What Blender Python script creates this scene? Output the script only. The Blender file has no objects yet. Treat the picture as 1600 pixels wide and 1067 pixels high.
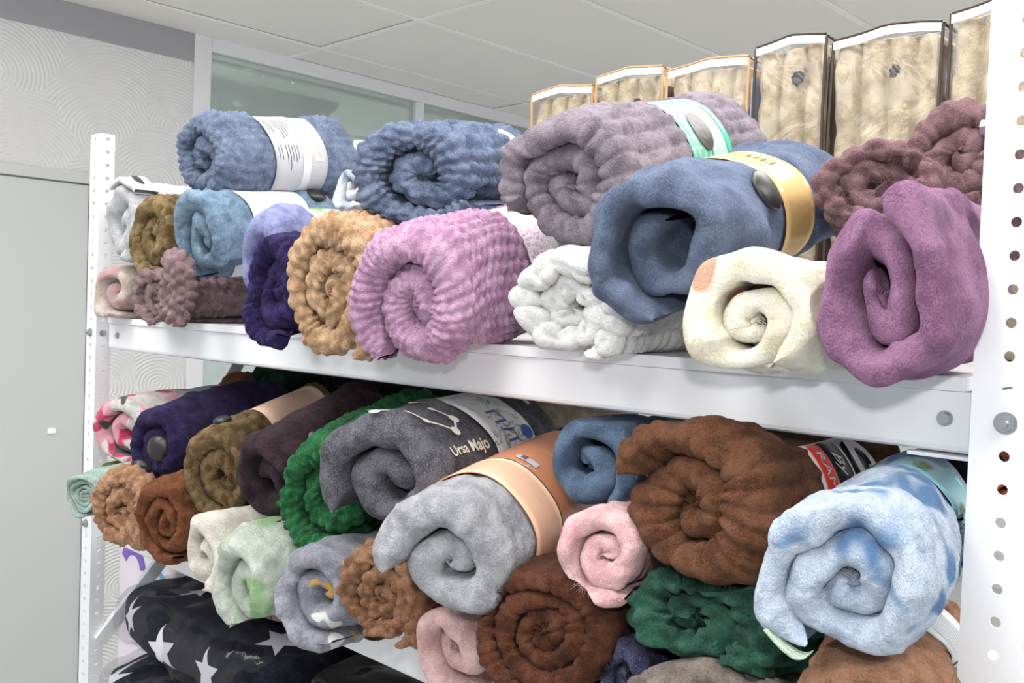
import bpy, bmesh, math, random
import numpy as np
from mathutils import Vector, Matrix
from mathutils.bvhtree import BVHTree

# ---------------------------------------------------------------- camera, light, exposure
scene = bpy.context.scene
C = scene.collection
scene.view_settings.view_transform = 'Standard'
scene.view_settings.look = 'None'
scene.view_settings.gamma = 1.0
scene.view_settings.use_curve_mapping = False
scene.view_settings.exposure = 0.2

cam_d = bpy.data.cameras.new('camera')
cam_d.sensor_width = 36.0
cam_d.lens = 36.0 * 1485.76 / 1600.0
cam_d.clip_start = 0.02
cam = bpy.data.objects.new('camera', cam_d)
C.objects.link(cam)
FW = Vector((-0.69265162, 0.72063577, -0.03029536))
RT = Vector((0.71970143, 0.69330376, 0.03687469))
UP = Vector((-0.04757711, -0.0037377, 0.99886057))
CAM = Vector((0.24374, -0.76769, 1.55))
cam.matrix_world = Matrix(((RT.x, UP.x, -FW.x, CAM.x), (RT.y, UP.y, -FW.y, CAM.y), (RT.z, UP.z, -FW.z, CAM.z), (0, 0, 0, 1)))
scene.camera = cam

world = bpy.data.worlds.new('world'); scene.world = world
world.use_nodes = True
world.node_tree.nodes['Background'].inputs[0].default_value = (0.93, 0.96, 1.0, 1)
world.node_tree.nodes['Background'].inputs[1].default_value = 0.72

# the flash on top of the camera
fl = bpy.data.lights.new('camera_flash', 'SPOT'); fl.energy = 11.0; fl.shadow_soft_size = 0.02
fl.spot_size = math.radians(100); fl.spot_blend = 0.6; fl.color = (1.0, 0.98, 0.96)
flo = bpy.data.objects.new('camera_flash', fl); C.objects.link(flo)
flo.matrix_world = Matrix.Translation(UP * 0.11 + RT * 0.015) @ cam.matrix_world

# ---------------------------------------------------------------- helpers
def lin(c):
    return tuple((v / 255.0 / 12.92) if v / 255.0 <= 0.04045 else ((v / 255.0 + 0.055) / 1.055) ** 2.4 for v in c)

def tag(o, label=None, cat=None, group=None, kind=None):
    if label: o['label'] = label
    if cat: o['category'] = cat
    if group: o['group'] = group
    if kind: o['kind'] = kind
    return o

def empty(name, loc, rot=None):
    o = bpy.data.objects.new(name, None); C.objects.link(o); o.empty_display_size = 0.05
    M = Matrix.Translation(loc)
    if rot is not None: M = M @ rot.to_4x4()
    o.matrix_world = M
    return o

def put(name, me, mat=None, parent=None, world=None):
    o = bpy.data.objects.new(name, me); C.objects.link(o)
    if mat is not None and len(me.materials) == 0: me.materials.append(mat)
    if parent is not None: o.parent = parent
    if world is not None: o.matrix_world = world
    return o

def grid_mesh(name, V, polys, uv=None, smooth=True):
    """V (n,3); polys: list of int arrays (m,k)"""
    me = bpy.data.meshes.new(name)
    V = np.ascontiguousarray(V, dtype=np.float32)
    me.vertices.add(len(V)); me.vertices.foreach_set('co', V.ravel())
    loops = np.concatenate([p.ravel() for p in polys]).astype(np.int32)
    sizes = np.concatenate([np.full(len(p), p.shape[1]) for p in polys]).astype(np.int32)
    starts = np.concatenate([[0], np.cumsum(sizes)[:-1]]).astype(np.int32)
    me.loops.add(len(loops)); me.loops.foreach_set('vertex_index', loops)
    me.polygons.add(len(sizes)); me.polygons.foreach_set('loop_start', starts)
    me.polygons.foreach_set('use_smooth', np.full(len(sizes), smooth))
    me.update(calc_edges=True)
    if uv is not None:
        l = me.uv_layers.new(name='UVMap')
        l.data.foreach_set('uv', np.asarray(uv, dtype=np.float32)[loops].ravel())
    me.validate()
    return me

def wrapgrid(nu, nv, closed_v=False, closed_u=False, base=0):
    i = np.arange(nu if closed_u else nu - 1)[:, None]; j = np.arange(nv if closed_v else nv - 1)[None, :]
    i2 = (i + 1) % nu; j2 = (j + 1) % nv
    return base + np.stack([i * nv + j + 0 * i, i2 * nv + j, i2 * nv + j2, i * nv + j2 + 0 * i], -1).reshape(-1, 4)

def vnoise(P, seed=0):
    P = np.asarray(P, dtype=np.float64); I = np.floor(P).astype(np.int64); F = P - I; F = F * F * (3 - 2 * F)
    def h(dx, dy, dz):
        n = (I[:, 0] + dx) * 73856093 ^ (I[:, 1] + dy) * 19349663 ^ (I[:, 2] + dz) * 83492791 ^ (seed * 2654435761 + 12345)
        n = (n ^ (n >> 13)) * 1274126177 & 0xffffffff
        n = (n ^ (n >> 16)) & 0xffff
        return n / 32767.5 - 1.0
    x, y, z = F[:, 0], F[:, 1], F[:, 2]
    a = h(0, 0, 0) * (1 - x) + h(1, 0, 0) * x; b = h(0, 1, 0) * (1 - x) + h(1, 1, 0) * x
    c = h(0, 0, 1) * (1 - x) + h(1, 0, 1) * x; d = h(0, 1, 1) * (1 - x) + h(1, 1, 1) * x
    return (a * (1 - y) + b * y) * (1 - z) + (c * (1 - y) + d * y) * z

def vnoise3(P, seed): return np.stack([vnoise(P, seed), vnoise(P + 17.3, seed + 1), vnoise(P - 9.1, seed + 2)], -1)

def bm_obj(name, bm, mat=None, parent=None, smooth=False):
    me = bpy.data.meshes.new(name); bm.to_mesh(me); bm.free()
    if smooth: me.polygons.foreach_set('use_smooth', np.ones(len(me.polygons), bool))
    return put(name, me, mat, parent)

def add_box(bm, lo, hi, bevel=0.0):
    r = bmesh.ops.create_cube(bm, size=1.0)
    vs = r['verts']
    for v in vs:
        v.co = Vector([lo[k] + (v.co[k] + 0.5) * (hi[k] - lo[k]) for k in range(3)])
    if bevel:
        es = list({e for v in vs for e in v.link_edges})
        bmesh.ops.bevel(bm, geom=es, offset=bevel, segments=2, affect='EDGES', profile=0.6)

def box_obj(name, lo, hi, mat, parent=None, bevel=0.0):
    bm = bmesh.new(); add_box(bm, lo, hi, bevel)
    return bm_obj(name, bm, mat, parent)

# ---------------------------------------------------------------- materials
def new_mat(name):
    m = bpy.data.materials.new(name); m.use_nodes = True
    nt = m.node_tree; b = nt.nodes['Principled BSDF']
    return m, nt, b

def N(nt, typ, **kw):
    n = nt.nodes.new(typ)
    for k, v in kw.items():
        if k in ('operation', 'blend_type', 'data_type', 'feature', 'wave_type', 'bands_direction', 'gradient_type', 'distance', 'voronoi_dimensions', 'noise_dimensions'): setattr(n, k, v)
        else: n.inputs[k].default_value = v
    return n

def ramp(nt, fac, stops):
    r = nt.nodes.new('ShaderNodeValToRGB'); e = r.color_ramp.elements
    while len(e) < len(stops): e.new(0.5)
    for el, (p, c) in zip(e, stops): el.position = p; el.color = (*c[:3], 1)
    nt.links.new(fac, r.inputs[0]); return r.outputs[0]

def plain(name, rgb, rough=0.5, metal=0.0, bump=0.0, bscale=200, spec=0.5, coat=0.0, vary=0.0):
    m, nt, b = new_mat(name)
    c = lin(rgb)
    b.inputs['Base Color'].default_value = (*c, 1); b.inputs['Roughness'].default_value = rough
    b.inputs['Metallic'].default_value = metal; b.inputs['Specular IOR Level'].default_value = spec
    b.inputs['Coat Weight'].default_value = coat
    tc = nt.nodes.new('ShaderNodeTexCoord')
    nz = N(nt, 'ShaderNodeTexNoise', Scale=bscale, Detail=4.0); nt.links.new(tc.outputs['Object'], nz.inputs['Vector'])
    if bump:
        bp = N(nt, 'ShaderNodeBump', Strength=bump, Distance=0.002)
        nt.links.new(nz.outputs[0], bp.inputs['Height']); nt.links.new(bp.outputs[0], b.inputs['Normal'])
    if vary:
        o = ramp(nt, nz.outputs[0], [(0.3, [v * (1 - vary) for v in c]), (0.7, [min(1, v * (1 + vary)) for v in c])])
        nt.links.new(o, b.inputs['Base Color'])
    return m

def fabric(name, rgb, alt=None, fuzz=0.5, sheen=0.35, patt=None, pscale=45.0, fine=700.0):
    """soft pile: mottled colour, fine fibre bump and sheen; patt adds a printed / woven colour pattern"""
    m, nt, b = new_mat(name); L = nt.links.new
    def soft(q, k=0.84):
        g = 0.3 * q[0] + 0.55 * q[1] + 0.15 * q[2]; return tuple(g + (v - g) * k for v in q)
    c = lin(soft(rgb)); a = lin(soft(alt)) if alt else tuple(v * 0.78 for v in c)
    b.inputs['Roughness'].default_value = 0.95; b.inputs['Specular IOR Level'].default_value = 0.12
    b.inputs['Sheen Weight'].default_value = sheen; b.inputs['Sheen Roughness'].default_value = 0.45
    b.inputs['Sheen Tint'].default_value = (*[min(1, v * 1.1 + 0.12) for v in c], 1)
    tc = nt.nodes.new('ShaderNodeTexCoord')
    n1 = N(nt, 'ShaderNodeTexNoise', Scale=pscale, Detail=5.0, Roughness=0.65); L(tc.outputs['Object'], n1.inputs['Vector'])
    n2 = N(nt, 'ShaderNodeTexNoise', Scale=fine, Detail=3.0, Roughness=0.7); L(tc.outputs['Object'], n2.inputs['Vector'])
    mx = N(nt, 'ShaderNodeMath', operation='MULTIPLY_ADD'); L(n2.outputs[0], mx.inputs[0]); mx.inputs[1].default_value = 0.8
    L(n1.outputs[0], mx.inputs[2])
    sc = N(nt, 'ShaderNodeMath', operation='MULTIPLY'); L(mx.outputs[0], sc.inputs[0]); sc.inputs[1].default_value = 0.56
    col = ramp(nt, sc.outputs[0], [(0.36, tuple(v * 0.85 for v in a)), (0.45, a), (0.53, c), (0.64, tuple(min(0.95, v * 1.18 + 0.015) for v in c))])  # the lightest stop paints highlights of the pile into the colour
    if patt:
        col = patt(nt, tc, col, n1.outputs[0], n2.outputs[0])
    L(col, b.inputs['Base Color'])
    n3 = N(nt, 'ShaderNodeTexNoise', Scale=fine * 0.36, Detail=4.0, Roughness=0.7); L(tc.outputs['Object'], n3.inputs['Vector'])
    hs = N(nt, 'ShaderNodeMath', operation='MULTIPLY_ADD'); L(n2.outputs[0], hs.inputs[0]); hs.inputs[1].default_value = 0.5; L(n3.outputs[0], hs.inputs[2])
    bp = N(nt, 'ShaderNodeBump', Strength=min(1.0, fuzz * 1.7), Distance=0.007); L(hs.outputs[0], bp.inputs['Height'])
    L(bp.outputs[0], b.inputs['Normal'])
    return m

def mixc(nt, fac, a, b):
    m = nt.nodes.new('ShaderNodeMix'); m.data_type = 'RGBA'
    nt.links.new(fac, m.inputs[0])
    for s, i in ((a, 6), (b, 7)):
        if hasattr(s, 'links') or hasattr(s, 'is_linked'): nt.links.new(s, m.inputs[i])
        else: m.inputs[i].default_value = (*s[:3], 1)
    return m.outputs[2]

def step_noise(nt, tc, scale, lo, hi, seed=0.0, detail=1.0, coord='Object', dist=0.0):
    mp = nt.nodes.new('ShaderNodeMapping'); mp.inputs['Location'].default_value = (seed, seed * 1.7, seed * 0.6)
    nt.links.new(tc.outputs[coord], mp.inputs['Vector'])
    n = N(nt, 'ShaderNodeTexNoise', Scale=scale, Detail=detail, Distortion=dist); nt.links.new(mp.outputs[0], n.inputs['Vector'])
    return ramp(nt, n.outputs[0], [(lo, (0, 0, 0)), (hi, (1, 1, 1))])

def patt_checker(c2, size):
    def f(nt, tc, col, n1, n2):
        ck = N(nt, 'ShaderNodeTexChecker', Scale=1.0 / size); nt.links.new(tc.outputs['UV'], ck.inputs['Vector'])
        ns = step_noise(nt, tc, 60, 0.35, 0.6)
        mu = N(nt, 'ShaderNodeMath', operation='MULTIPLY'); nt.links.new(ck.outputs['Fac'], mu.inputs[0]); nt.links.new(ns, mu.inputs[1])
        return mixc(nt, mu.outputs[0], col, lin(c2))
    return f

def patt_blotch(list_):
    """list of (rgb, scale, lo, hi, seed)"""
    def f(nt, tc, col, n1, n2):
        for rgb, sc, lo, hi, sd in list_:
            col = mixc(nt, step_noise(nt, tc, sc, lo, hi, sd, dist=0.6), col, lin(rgb))
        return col
    return f

def patt_heather(c2, lo=0.45, hi=0.6):
    def f(nt, tc, col, n1, n2):
        return mixc(nt, ramp(nt, n2, [(lo, (0, 0, 0)), (hi, (1, 1, 1))]), col, lin(c2))
    return f

# ---------------------------------------------------------------- where each roll lies
P = {  # front centre, rear centre (m), vertical radius, width ratio
    'grey_lapel': ((-1.5125, -0.0100, 1.6917), (-1.5416, 0.2482, 1.7024), 0.0768, 0.793),
    'blush_cream': ((-1.5322, -0.0200, 1.5673), (-1.5389, 0.2299, 1.5692), 0.0546, 1.116),
    'olive_check_up': ((-1.3435, -0.0300, 1.6674), (-1.4123, 0.2100, 1.6805), 0.0734, 0.700),
    'mauve_bobble': ((-1.2925, -0.0400, 1.5614), (-1.3360, 0.2062, 1.5658), 0.0481, 1.509),
    'blue_band': ((-1.2403, 0.0000, 1.7926), (-1.2683, 0.2868, 1.8359), 0.0746, 1.076),
    'teal_fluffy': ((-1.1505, -0.0400, 1.6577), (-1.2327, 0.2490, 1.7014), 0.0696, 0.734),
    'lavender': ((-0.9948, -0.0300, 1.6075), (-1.0800, 0.2350, 1.6375), 0.0839, 0.659),
    'deep_purple': ((-0.8901, -0.0750, 1.5794), (-0.9448, 0.1991, 1.5969), 0.0785, 0.662),
    'camel': ((-0.7256, -0.0950, 1.5747), (-0.8236, 0.1745, 1.6181), 0.0965, 0.728),
    'pink': ((-0.5670, -0.0950, 1.5580), (-0.6189, 0.1975, 1.6219), 0.0882, 0.909),
    'blue_big': ((-0.6608, -0.0100, 1.7253), (-0.8083, 0.2808, 1.7791), 0.0714, 1.253),
    'pale_blue_small': ((-0.9952, 0.1300, 1.7383), (-1.0300, 0.3268, 1.7453), 0.0353, 0.976),
    'mauve_grey': ((-0.4168, -0.0200, 1.6860), (-0.4475, 0.3299, 1.7754), 0.0747, 0.981),
    'white_check': ((-0.3754, -0.0600, 1.5640), (-0.4431, 0.2218, 1.5751), 0.0580, 1.195),
    'steel_velvet': ((-0.2375, -0.1000, 1.6118), (-0.2838, 0.2364, 1.6938), 0.0692, 1.008),
    'cream': ((-0.1517, -0.1150, 1.5585), (-0.1562, 0.0599, 1.5547), 0.0514, 1.160),
    'rosy_front': ((-0.1052, 0.0600, 1.6826), (-0.1718, 0.2371, 1.6656), 0.0425, 1.221),
    'rosy_back': ((-0.1027, 0.2250, 1.7350), (-0.1266, 0.4603, 1.6941), 0.0574, 0.947),
    'purple': ((-0.0358, -0.1200, 1.5819), (-0.0660, 0.1078, 1.5920), 0.0695, 0.737),
    'floral': ((-1.4553, -0.0200, 1.3159), (-1.5134, 0.2331, 1.3283), 0.0649, 1.325),
    'mint_towel': ((-1.3972, -0.1100, 1.2159), (-1.4557, 0.1225, 1.2268), 0.0392, 1.035),
    'olive_small': ((-1.5032, -0.0100, 1.2179), (-1.5549, 0.2037, 1.2252), 0.0309, 1.413),
    'tan_bobble': ((-1.2636, -0.1050, 1.2112), (-1.3753, 0.1407, 1.2057), 0.0717, 0.785),
    'rust': ((-1.1220, -0.1000, 1.2194), (-1.2185, 0.1517, 1.2348), 0.0638, 0.888),
    'purple_button': ((-1.2237, -0.0600, 1.3154), (-1.3320, 0.2307, 1.3429), 0.0709, 0.877),
    'olive_check_low': ((-1.0352, -0.0600, 1.2986), (-1.1887, 0.2295, 1.3468), 0.0767, 0.720),
    'aubergine': ((-0.8867, -0.0800, 1.3036), (-0.9858, 0.1736, 1.3691), 0.0740, 0.779),
    'cream_low': ((-0.9998, -0.1100, 1.1962), (-1.0138, 0.1596, 1.1937), 0.0621, 0.765),
    'pale_green': ((-0.8546, -0.1250, 1.1971), (-0.8689, 0.1546, 1.1945), 0.0640, 0.992),
    'green_bobble': ((-0.7735, -0.0600, 1.3100), (-0.8722, 0.2078, 1.3614), 0.0841, 0.821),
    'constellation': ((-0.6145, -0.0900, 1.3557), (-0.7028, 0.2161, 1.3734), 0.0744, 1.199),
    'grey_yellow': ((-0.7176, -0.1150, 1.2082), (-0.7387, 0.1637, 1.1922), 0.0640, 0.969),
    'teddy_brown': ((-0.5954, -0.1050, 1.2261), (-0.6308, 0.1720, 1.2471), 0.0602, 1.062),
    'light_grey': ((-0.4363, -0.1500, 1.3085), (-0.5502, 0.1839, 1.3388), 0.0641, 1.054),
    'pink_print': ((-0.4816, -0.1000, 1.1953), (-0.5331, 0.1648, 1.2073), 0.0502, 0.921),
    'steel_low': ((-0.3713, -0.0200, 1.3981), (-0.4366, 0.2515, 1.3781), 0.0538, 1.037),
    'pink_low': ((-0.2847, -0.0920, 1.3379), (-0.3566, 0.1460, 1.3120), 0.0443, 0.890),
    'brown_plush': ((-0.2078, -0.0800, 1.3925), (-0.2095, 0.2196, 1.3715), 0.0695, 1.267),
    'dark_brown': ((-0.3427, -0.1100, 1.2576), (-0.4214, 0.1667, 1.2210), 0.0648, 1.132),
    'dark_green': ((-0.2038, -0.0700, 1.2933), (-0.2428, 0.2147, 1.2539), 0.0447, 1.688),
    'light_blue': ((-0.0291, -0.1500, 1.3806), (-0.0777, 0.1195, 1.3795), 0.0635, 0.872),
    'navy': ((-0.2656, -0.0800, 1.2294), (-0.3069, 0.1962, 1.2088), 0.0334, 0.822),
    'ribbed_multi': ((-0.1714, -0.0800, 1.2293), (-0.1927, 0.1919, 1.1658), 0.0395, 1.854),
    'tan_bottom': ((-0.0202, -0.1200, 1.2756), (-0.0881, 0.1413, 1.2737), 0.0476, 1.124),
    'back_brown': ((-1.5339, 0.2500, 1.3569), (-1.5339, 0.4900, 1.3569), 0.0557, 1.062),
    'back_green': ((-1.4202, 0.2600, 1.3965), (-1.4207, 0.5000, 1.3997), 0.0354, 1.716),
    'back_purple': ((-1.3957, 0.2450, 1.3216), (-1.3955, 0.4949, 1.3164), 0.0473, 1.509),
    'back_olive': ((-1.2743, 0.2400, 1.3545), (-1.2909, 0.4794, 1.3528), 0.0345, 1.495),
    'back_olive_b': ((-1.1668, 0.2450, 1.3697), (-1.1921, 0.4836, 1.3765), 0.0307, 1.292),
    'back_green_b': ((-0.9532, 0.2500, 1.3599), (-0.9613, 0.4898, 1.3539), 0.0343, 1.329),
    'back_black': ((-1.0951, 0.3000, 1.3828), (-1.0933, 0.5200, 1.3832), 0.0363, 1.275),
    'back_black_b': ((-1.2791, 0.3200, 1.4101), (-1.2790, 0.5400, 1.4129), 0.0271, 1.774),
    'back_beige': ((-0.6861, 0.2400, 1.4034), (-0.6861, 0.4800, 1.4034), 0.0259, 1.415),
    'back_orange': ((-0.0644, 0.1300, 1.4155), (-0.0644, 0.3900, 1.4155), 0.0262, 1.178),
    'back_dark_fill': ((-0.8821, 0.2900, 1.3947), (-0.8791, 0.5100, 1.3969), 0.0371, 1.322),
}
# ---------------------------------------------------------------- the room
M_wall = None
def combed_plaster():
    m, nt, b = new_mat('combed_plaster'); L = nt.links.new
    b.inputs['Base Color'].default_value = (*lin((222, 222, 222)), 1); b.inputs['Roughness'].default_value = 0.6
    tc = nt.nodes.new('ShaderNodeTexCoord'); sp = nt.nodes.new('ShaderNodeSeparateXYZ'); L(tc.outputs['Object'], sp.inputs[0])
    cb = nt.nodes.new('ShaderNodeCombineXYZ'); L(sp.outputs['Y'], cb.inputs[0])
    mz = N(nt, 'ShaderNodeMath', operation='MULTIPLY'); mz.inputs[1].default_value = 1.15; L(sp.outputs['Z'], mz.inputs[0]); L(mz.outputs[0], cb.inputs[1])
    vo = N(nt, 'ShaderNodeTexVoronoi', Scale=3.4, Randomness=0.75); vo.voronoi_dimensions = '2D'; L(cb.outputs[0], vo.inputs['Vector'])
    su = nt.nodes.new('ShaderNodeVectorMath'); su.operation = 'SUBTRACT'; L(cb.outputs[0], su.inputs[0]); L(vo.outputs['Position'], su.inputs[1])
    ad = nt.nodes.new('ShaderNodeVectorMath'); ad.operation = 'ADD'; L(su.outputs[0], ad.inputs[0]); ad.inputs[1].default_value = (0.02, 0.12, 0)
    ln = nt.nodes.new('ShaderNodeVectorMath'); ln.operation = 'LENGTH'; L(ad.outputs[0], ln.inputs[0])
    mu = N(nt, 'ShaderNodeMath', operation='MULTIPLY'); L(ln.outputs['Value'], mu.inputs[0]); mu.inputs[1].default_value = 2 * math.pi / 0.0145
    si = N(nt, 'ShaderNodeMath', operation='SINE'); L(mu.outputs[0], si.inputs[0])
    bp = N(nt, 'ShaderNodeBump', Strength=0.5, Distance=0.004); L(si.outputs[0], bp.inputs['Height']); L(bp.outputs[0], b.inputs['Normal'])
    return m

WX = -3.22; CEIL = 2.576; ZO = 1.756
m_plaster = combed_plaster()
m_greyband = plain('grey_paint', (158, 158, 162), 0.6, bump=0.1)
m_door = plain('pale_grey_laminate', (196, 199, 197), 0.35, bump=0.05, bscale=60)
m_frame = plain('white_upvc', (224, 224, 228), 0.35)
m_ceil = plain('ceiling_board', (240, 239, 236), 0.8, bump=0.15, bscale=300)
m_bar = plain('ceiling_bar_white', (250, 250, 250), 0.4)
m_floor = plain('floor_tile_grey', (200, 198, 194), 0.45, bump=0.05, vary=0.06, bscale=8)
m_glass, _nt, _b = new_mat('partition_glass')
_nt.nodes.remove(_b)
_o = _nt.nodes['Material Output']; _t = _nt.nodes.new('ShaderNodeBsdfTransparent'); _t.inputs[0].default_value = (0.80, 0.87, 0.85, 1)
_g = _nt.nodes.new('ShaderNodeBsdfGlossy'); _g.inputs['Roughness'].default_value = 0.03
_d = _nt.nodes.new('ShaderNodeBsdfDiffuse'); _d.inputs[0].default_value = (0.75, 0.82, 0.8, 1)
_m1 = _nt.nodes.new('ShaderNodeMixShader'); _m2 = _nt.nodes.new('ShaderNodeMixShader')
_fr = N(_nt, 'ShaderNodeFresnel', IOR=1.45)
_nt.links.new(_fr.outputs[0], _m1.inputs[0]); _nt.links.new(_t.outputs[0], _m1.inputs[1]); _nt.links.new(_g.outputs[0], _m1.inputs[2])
_tc = _nt.nodes.new('ShaderNodeTexCoord'); _vz = N(_nt, 'ShaderNodeTexVoronoi', Scale=14.0); _nt.links.new(_tc.outputs['Object'], _vz.inputs['Vector'])
_dust_veil = ramp(_nt, _vz.outputs['Distance'], [(0.05, (0.7, 0.7, 0.7)), (0.09, (0.32, 0.32, 0.32))])  # dust specks over an even white veil painted in to brighten the glass
_nt.links.new(_dust_veil, _m2.inputs[0]); _nt.links.new(_m1.outputs[0], _m2.inputs[1]); _nt.links.new(_d.outputs[0], _m2.inputs[2])
_nt.links.new(_m2.outputs[0], _o.inputs[0])

tag(box_obj('floor', (-6.5, -3.0, -0.05), (2.6, 5.5, 0.0), m_floor), kind='structure')
wall = tag(box_obj('wall_left', (WX - 0.12, 0.66, 0.0), (WX, 1.013, 0.71 + ZO), m_plaster), kind='structure')
w2 = box_obj('plaster_panel', (WX - 0.12, -3.0, 0.236 + ZO), (WX, 0.66, 0.71 + ZO), m_plaster, wall)
box_obj('grey_top_band', (WX - 0.12, -3.0, 0.71 + ZO), (WX + 0.004, 1.013, CEIL), m_greyband, wall)
door = tag(box_obj('door_1', (WX - 0.06, -0.42, 0.01), (WX - 0.004, 0.632, 0.192 + ZO), m_door, bevel=0.003), kind='structure')
box_obj('door_lintel', (WX - 0.1, -0.47, 0.196 + ZO), (WX + 0.012, 0.66, 0.236 + ZO), m_door, door, 0.003)
box_obj('door_jamb', (WX - 0.1, 0.636, 0.0), (WX + 0.012, 0.66, 0.196 + ZO), m_door, door, 0.003)
box_obj('latch_plate', (WX - 0.006, 0.507, 1.066), (WX + 0.004, 0.533, 1.086), m_bar, door, 0.002)
tag(box_obj('wall_front', (WX - 0.12, -3.0, 0.0), (WX, -0.47, 0.236 + ZO), m_plaster), kind='structure')

win = tag(box_obj('window_1', (WX - 0.02, 1.083, 0.9), (WX - 0.012, 3.6, 0.765 + ZO), m_glass), kind='structure')
for lo, hi in (((WX - 0.05, 1.013, 0.0), (WX + 0.012, 1.083, CEIL)), ((WX - 0.05, 1.083, 0.765 + ZO), (WX + 0.012, 3.7, CEIL)), ((WX - 0.05, 2.12, 0.9), (WX + 0.012, 2.17, 0.765 + ZO)),
               ((WX - 0.05, 1.083, 0.85), (WX + 0.012, 3.7, 0.9)), ((WX - 0.05, 3.6, 0.0), (WX + 0.012, 3.7, 0.765 + ZO))):
    box_obj('window_frame', lo, hi, m_frame, win, 0.004)
box_obj('lower_panel', (WX - 0.03, 1.083, 0.0), (WX, 3.6, 0.85), m_frame, win)

ceil = tag(box_obj('ceiling', (-6.5, -3.0, CEIL + 0.02), (2.6, 5.5, CEIL + 0.06), m_ceil), kind='structure')
bx0, by0 = -2.388, 1.43
LIGHTS = [(1, -2), (3, -2), (5, -2), (1, -3), (3, -3), (3, -1), (5, -1), (4, 1), (4, 2), (-4, -1), (-5, -1), (-4, -2), (-3, -2), (-5, -2), (-6, -1), (-6, -2)]  # those in negative columns are added, unseen, to brighten the room behind the glass
m_light, _nt, _b = new_mat('led_panel'); _b.inputs['Emission Color'].default_value = (1, 0.985, 0.96, 1); _b.inputs['Emission Strength'].default_value = 6.8
tile_me = None
rng = random.Random(3)
for i in range(-7, 8):
    for j in range(-4, 4):
        x0, x1 = bx0 + 0.6 * i, bx0 + 0.6 * (i + 1); y0, y1 = by0 + 1.2 * j, by0 + 1.2 * (j + 1)
        if x1 > 2.5 or y0 < -3 or y1 > 5.6 or x0 < -6.6: continue
        if x0 < WX < x1 : x0 = WX + 0.001
        if (i, j) in LIGHTS:
            r = empty('unseen_ceiling_light', ((x0 + x1) / 2, (y0 + y1) / 2, CEIL - 0.008))
            tag(r, 'unseen white panel light in the ceiling grid', 'ceiling light', 'panel lights in the ceiling')
            me = bpy.data.meshes.new('diffuser'); bm = bmesh.new(); add_box(bm, (-0.27, -0.57, -0.06), (0.27, 0.57, -0.004)); bm.to_mesh(me); bm.free()
            put('diffuser', me, m_light, r)  # made deep so its glowing sides brighten the ceiling
            bm = bmesh.new()
            for lo, hi in (((-0.297, -0.597, -0.008), (0.297, -0.565, 0.006)), ((-0.297, 0.565, -0.008), (0.297, 0.597, 0.006)), ((-0.297, -0.565, -0.008), (-0.265, 0.565, 0.006)), ((0.265, -0.565, -0.008), (0.297, 0.565, 0.006))):
                add_box(bm, lo, hi)
            bm_obj('light_frame', bm, m_bar, r)
            continue
        dz = rng.uniform(-0.0015, 0.0015)
        box_obj('ceiling_tile', (x0 + 0.004, y0 + 0.004, CEIL + dz), (x1 - 0.004, y1 - 0.004, CEIL + 0.014 + dz), m_ceil, ceil)
for i in range(-6, 9):
    x = bx0 + 0.6 * i
    if -6.5 < x < 2.5: box_obj('ceiling_bar', (x - 0.011, -3.0, CEIL - 0.004), (x + 0.011, 5.5, CEIL - 0.0015), m_bar, ceil)
for j in range(-3, 4):
    y = by0 + 1.2 * j
    if -3 < y < 5.5: box_obj('ceiling_bar', (-6.5, y - 0.011, CEIL - 0.005), (2.5, y + 0.011, CEIL - 0.002), m_bar, ceil)

# seen through the glass: a sloping grey boxed duct and a louvred lamp
m_duct = plain('duct_grey_green', (92, 104, 102), 0.55)
bm = bmesh.new()
pts = [(1.36, 0.80), (1.52, 0.70), (1.93, 0.84), (2.10, 0.81), (1.70, 0.45), (1.62, 0.10), (1.43, 0.10), (1.43, 0.56), (1.22, 0.46), (1.22, 0.52), (1.43, 0.68)]
vs = [[bm.verts.new((xx, y, z + ZO)) for y, z in pts] for xx in (-3.78, -4.25)]
bm.faces.new(vs[0]); bm.faces.new(vs[1][::-1])
for k in range(len(pts)):
    k2 = (k + 1) % len(pts); bm.faces.new((vs[0][k2], vs[0][k], vs[1][k], vs[1][k2]))
bmesh.ops.recalc_face_normals(bm, faces=bm.faces)
tag(bm_obj('air_duct', bm, m_duct), 'grey green angular duct behind the glass partition', 'duct')
lamp = empty('louvre_lamp', (-4.9, 2.95, CEIL - 0.03)); tag(lamp, 'ceiling lamp with white louvre slats beyond the glass partition', 'ceiling light')
box_obj('lamp_tray', (-0.45, -0.3, 0.012), (0.45, 0.3, 0.026), m_bar, lamp)
for k in range(6): box_obj('louvre_slat', (-0.44, -0.27 + k * 0.1, -0.03), (0.44, -0.262 + k * 0.1, 0.012), m_bar, lamp)
box_obj('lamp_tube', (-0.44, -0.2, 0.0), (0.44, -0.17, 0.011), m_light, lamp)
box_obj('lamp_tube', (-0.44, 0.12, 0.0), (0.44, 0.15, 0.011), m_light, lamp)
tag(box_obj('wall_back', (-6.5, 5.4, 0.0), (2.6, 5.5, CEIL + 0.02), m_frame), kind='structure')
tag(box_obj('wall_far_left', (-6.6, -3.0, 0.0), (-6.5, 5.5, CEIL + 0.02), m_frame), kind='structure')

# ---------------------------------------------------------------- the rack
m_steel = plain('white_powder_coat', (228, 230, 234), 0.38, bump=0.04, bscale=400)
m_zinc = plain('zinc_bolt', (170, 172, 175), 0.28, metal=0.9)
XL, XR = -1.611, -0.005
SHELVES = [1.5, 1.125, 0.75, 0.30]      # top edge of the beams
DEP = 0.60
rack = empty('storage_rack', ((XL + XR) / 2, DEP / 2, 0)); tag(rack, 'white perforated steel storage rack filled with rolled blankets', 'rack')
rack_inv = rack.matrix_world.inverted()
def rk(o):
    o.parent = rack; o.matrix_parent_inverse = rack_inv; return o

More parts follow.
